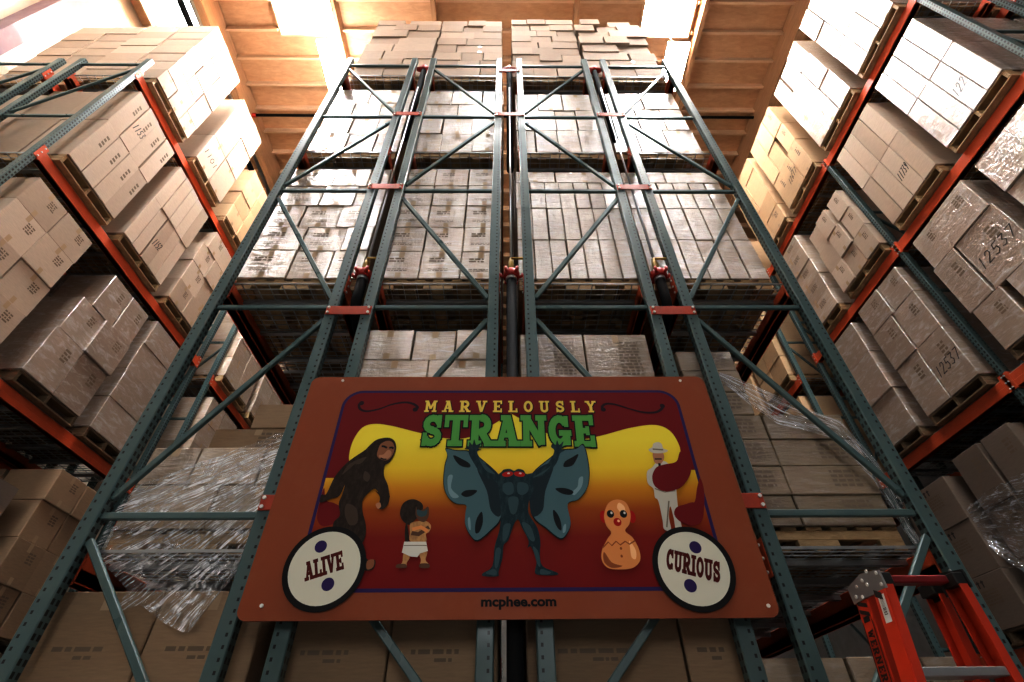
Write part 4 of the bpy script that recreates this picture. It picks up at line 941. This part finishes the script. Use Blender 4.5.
# sticker on the front rail, black chevrons and lettering on the rear rail
def onrail(key, face, s, du):
    p, q = tops[key], bots[key]; c = p + (q - p) * (s / (p - q).length)
    if face == 'front': return c + Vector((du, -.0375 - .0045, 0))
    return c + Vector((-.016 - .0045, du, 0))
def rquad(bm, key, face, s0, s1, d0, d1, sk=0):
    bm.faces.new([bm.verts.new(onrail(key, face, s, d)) for s, d in ((s0, d0), (s0 + sk, d1), (s1 + sk, d1), (s1, d0))])
bm = bmesh.new(); rquad(bm, ('f', -1), 'side', .06, .155, -.022, .018); obj('sticker', bm, LW, lt)
bm = bmesh.new()
for i in range(14): rquad(bm, ('f', -1), 'side', .072 + i * .0042, .072 + i * .0042 + random.choice((.0012, .0025)), -.012, .008)
for v in bm.verts: v.co.x -= .001
obj('sticker_bars', bm, LK, lt)
bm = bmesh.new()
for k in (0, 1): rquad(bm, ('r', -1), 'side', .045 + k * .03, .06 + k * .03, .03, -.03, .02)
rquad(bm, ('f', -1), 'side', .035, .06, .032, -.01, .02)
for s0, s1, d0, d1 in ((.12, .345, .034, .029), (.12, .345, -.029, -.034), (.105, .125, -.02, .02), (.34, .36, -.02, .02)): rquad(bm, ('r', -1), 'side', s0, s1, d0, d1)
class RailArt:
    def poly(s, pts, m, k=0):
        bm.faces.new([bm.verts.new(onrail(('r', -1), 'side', .15 + p[0], -p[1])) for p in pts])
glyphs(RailArt(), 'WERNER', (0, -.02), (.17, -.02), .038, None, 0, 0, .9)
for v in bm.verts: v.co.x -= .0005
obj('rail_marking', bm, LK, lt)
for key, q in bots.items():
    obj('rubber_foot', nb(q.x - .025, q.x + .025, q.y - .045, q.y + .045, 0.001, .05, bev=.006), LK, lt)

# ------------------------------------------------------------------ building shell
ZC = 13.2 + HZ                                       # underside of the roof joists (world)
m = mat('concrete_floor', (.22, .21, .2), .55); t = NT(m)
t.l(t.ramp(t.noise(t.pos((1, 1, 1)), 1.3, 6), [(.3, (.07, .066, .06)), (.7, (.12, .115, .105))]), t.b.inputs['Base Color']); MT['floor'] = m
struct('floor', nb(-9, 9.5, -12, 18, -.2, 0), MT['floor'])
MT['wall'] = wood('pale_wall_board', (.62, .57, .48), (.72, .67, .58), (.5, .5, .5)); MT['walldark'] = wood('far_wall_board', (.20, .19, .18), (.26, .25, .24))
struct('wall_left', nb(-8.9, -8.6, -12, 18, 0, ZC + .6), MT['wall']); struct('wall_right', nb(9.2, 9.5, -12, 18, 0, ZC + .6), MT['walldark'])
struct('wall_back', nb(-8.6, 9.2, 17.7, 18, 0, ZC + .6), MT['walldark']); struct('wall_front', nb(-8.6, 9.2, -12, -11.7, 0, ZC + .6), MT['walldark'])
# ceiling sheets with openings for the skylights and the added light panels
SKY = [(-5.33, -4.0, -.6, 3.98), (3.2, 4.35, -.6, 3.98), (-8.3, -7.1, 1.0, 4.6), (-.85, .85, -.6, 2.7), (-4.9, -4.4, -7.0, -5.2), (3.5, 4.0, -7.0, -5.2)]
xs = sorted({-8.6, 9.2, *[a for s in SKY for a in s[:2]]}); ys = sorted({-11.7, 17.7, *[a for s in SKY for a in s[2:]]})
bm = bmesh.new()
for x0, x1 in zip(xs[:-1], xs[1:]):
    for y0, y1 in zip(ys[:-1], ys[1:]):
        if any(s[0] <= x0 and x1 <= s[1] and s[2] <= y0 and y1 <= s[3] for s in SKY): continue
        box(bm, x0, x1, y0, y1, ZC + .14, ZC + .18)
struct('ceiling', bm, MT['deckwood'])
EM = bpy.data.materials.new('skylight_daylight'); EM.use_nodes = True; nt = EM.node_tree; nt.nodes.remove(nt.nodes['Principled BSDF'])
e = nt.nodes.new('ShaderNodeEmission'); e.inputs[0].default_value = (.965, .985, 1, 1); e.inputs[1].default_value = 115; nt.links.new(e.outputs[0], nt.nodes['Material Output'].inputs[0])
EM3 = EM.copy(); EM3.name = 'lamp_glow'; EM3.node_tree.nodes['Emission'].inputs[1].default_value = 215
EM6 = EM3.copy(); EM6.name = 'bright_lamp_glow'; EM6.node_tree.nodes['Emission'].inputs[1].default_value = 620
EM5 = EM.copy(); EM5.name = 'added_skylight_glow'; EM5.node_tree.nodes['Emission'].inputs[1].default_value = 30
EM2 = EM.copy(); EM2.name = 'front_skylight_uplight_glow'; EM2.node_tree.nodes['Emission'].inputs[1].default_value = 60
for i, s in enumerate(SKY):
    struct('window_%d' % (i + 1), nb(s[0] - .03, s[1] + .03, s[2] - .03, s[3] + .03, ZC + 1.0, ZC + 1.03), EM if i < 2 else EM5 if i in (2, 3) else EM2)  # wall-side and middle panels are added to brighten the wall and centre loads
    bm = bmesh.new()
    for x0, x1, y0, y1 in ((s[0] - .04, s[0], s[2] - .04, s[3] + .04), (s[1], s[1] + .04, s[2] - .04, s[3] + .04), (s[0], s[1], s[2] - .04, s[2]), (s[0], s[1], s[3], s[3] + .04)): box(bm, x0, x1, y0, y1, ZC + .02, ZC + 1.0)  # well walls made deep to narrow the spread of light
    struct('trim_%d' % (i + 1), bm, MT['joist'])
k = 7
bm = bmesh.new(); y = -11.4
while y < 17.5:
    seg = [-8.6, 9.2]
    cuts = [s for s in SKY if s[2] - .05 < y < s[3] + .05]; x = -8.6
    for c in sorted(cuts): box(bm, x, c[0] - .04, y - .026, y + .026, ZC - .06, ZC + .14); x = c[1] + .04
    box(bm, x, 9.2, y - .026, y + .026, ZC - .06, ZC + .14); y += .611
struct('trim_%d' % k, bm, MT['joist']); k += 1
for x, w, d in ((-6.68, .17, .62), (-3.9, .10, .26), (-1.65, .10, .26), (1.6, .10, .26), (4.5, .10, .3), (6.68, .17, .62)):
    struct('trim_%d' % k, nb(x - w / 2, x + w / 2, -11.7, 17.7, ZC - d, ZC + .1), MT['glulam']); k += 1
MT['column'] = paint('mauve_steel', (.30, .2, .23), (.36, .28, .3), .5)
struct('trim_%d' % k, nb(-8.6, -8.25, 2.72, 3.0, 0, ZC + .1), MT['column']); k += 1
def pipe(label, pts, r, m, cat='pipe', fit=None):
    t = thing('ceiling_pipe', label, cat, pts[0]); p0 = Vector(pts[0])
    bm = bmesh.new(); tube(bm, [Vector(p) - p0 for p in pts], r, 10); obj('pipe', bm, m, t)
    for f in fit or []:
        f = Vector(f) - p0; d = (Vector(pts[1]) - p0).normalized(); bm = bmesh.new(); tube(bm, [f - d * .1, f + d * .1], r * 1.6, 10); obj('fitting', bm, MT['red_fit'] if m is MT['black_pipe'] else m, t)
pipe('grey conduit run along the timber beam above the aisle opposite the ladder', [(-6.85, -11, ZC - .55), (-6.85, 17, ZC - .55)], .045, MT['galv'])
pipe('dark sprinkler main running beside the timber roof beam opposite the ladder', [(-7.0, -11, ZC - .7), (-7.0, 17, ZC - .7)], .07, MT['black_pipe'])
pz = ZC - .55; py = .447 * (13.2 - .55)
pipe('thin black sprinkler branch crossing under the roof joists', [(-6.8, 5.75, ZC - .3), (6.5, 5.75, ZC - .3)], .035, MT['black_pipe'], fit=[(-6.6, 5.75, ZC - .3)])
for sgn, nme in ((-1, 'aisle opposite the ladder'), (1, 'ladder-side aisle')):
    x0, x1 = (3.55, 4.06) if sgn > 0 else (-4.15, -3.62); Y0, Y1 = 3.72, 4.75; z = 12.0 + HZ
    t = thing('hanging_light', 'long bright hanging high-bay light above the %s' % nme, 'light', ((x0 + x1) / 2, (Y0 + Y1) / 2, z)); w, l = (x1 - x0) / 2, (Y1 - Y0) / 2
    bm = nb(-w, w, -l, l, .02, .08, bev=.01); obj('housing', bm, MT['galv'], t)
    
    if sgn < 0: obj('added_uplight', nb(-w + .05, w - .05, -l + .05, l - .05, .08, .09), EM2, t)  # glow added on the housing's top to brighten the ceiling
    obj('lamp_panel', nb(-w + .02, w - .02, -l + .02, l - .02, 0, .02), EM3 if sgn > 0 else EM6, t)
    for sy in (-1, 1):
        bm = bmesh.new(); tube(bm, [(0, sy * l * .7, .08), (0, sy * l * .7, ZC - z + .1)], .006, 6); obj('hanger_wire', bm, MT['steel'], t)

# ------------------------------------------------------------------ light
EM4 = EM.copy(); EM4.name = 'added_front_glow'; EM4.node_tree.nodes['Emission'].inputs[1].default_value = 8.5
struct('window_7', nb(-3, 3, -11.69, -11.66, 4.5, 8.5), EM4)  # unseen panel added behind the camera to light the sign's front
w = bpy.data.worlds.new('world'); bpy.context.scene.world = w; w.use_nodes = True
w.node_tree.nodes['Background'].inputs[0].default_value = (.8, .88, 1, 1); w.node_tree.nodes['Background'].inputs[1].default_value = .3
sc = bpy.context.scene
sc.view_settings.view_transform = 'Standard'; sc.view_settings.look = 'None'; sc.view_settings.exposure = 0.0; sc.view_settings.gamma = .71
sc.cycles.max_bounces = 5; sc.cycles.transparent_max_bounces = 12; sc.cycles.sample_clamp_indirect = 20
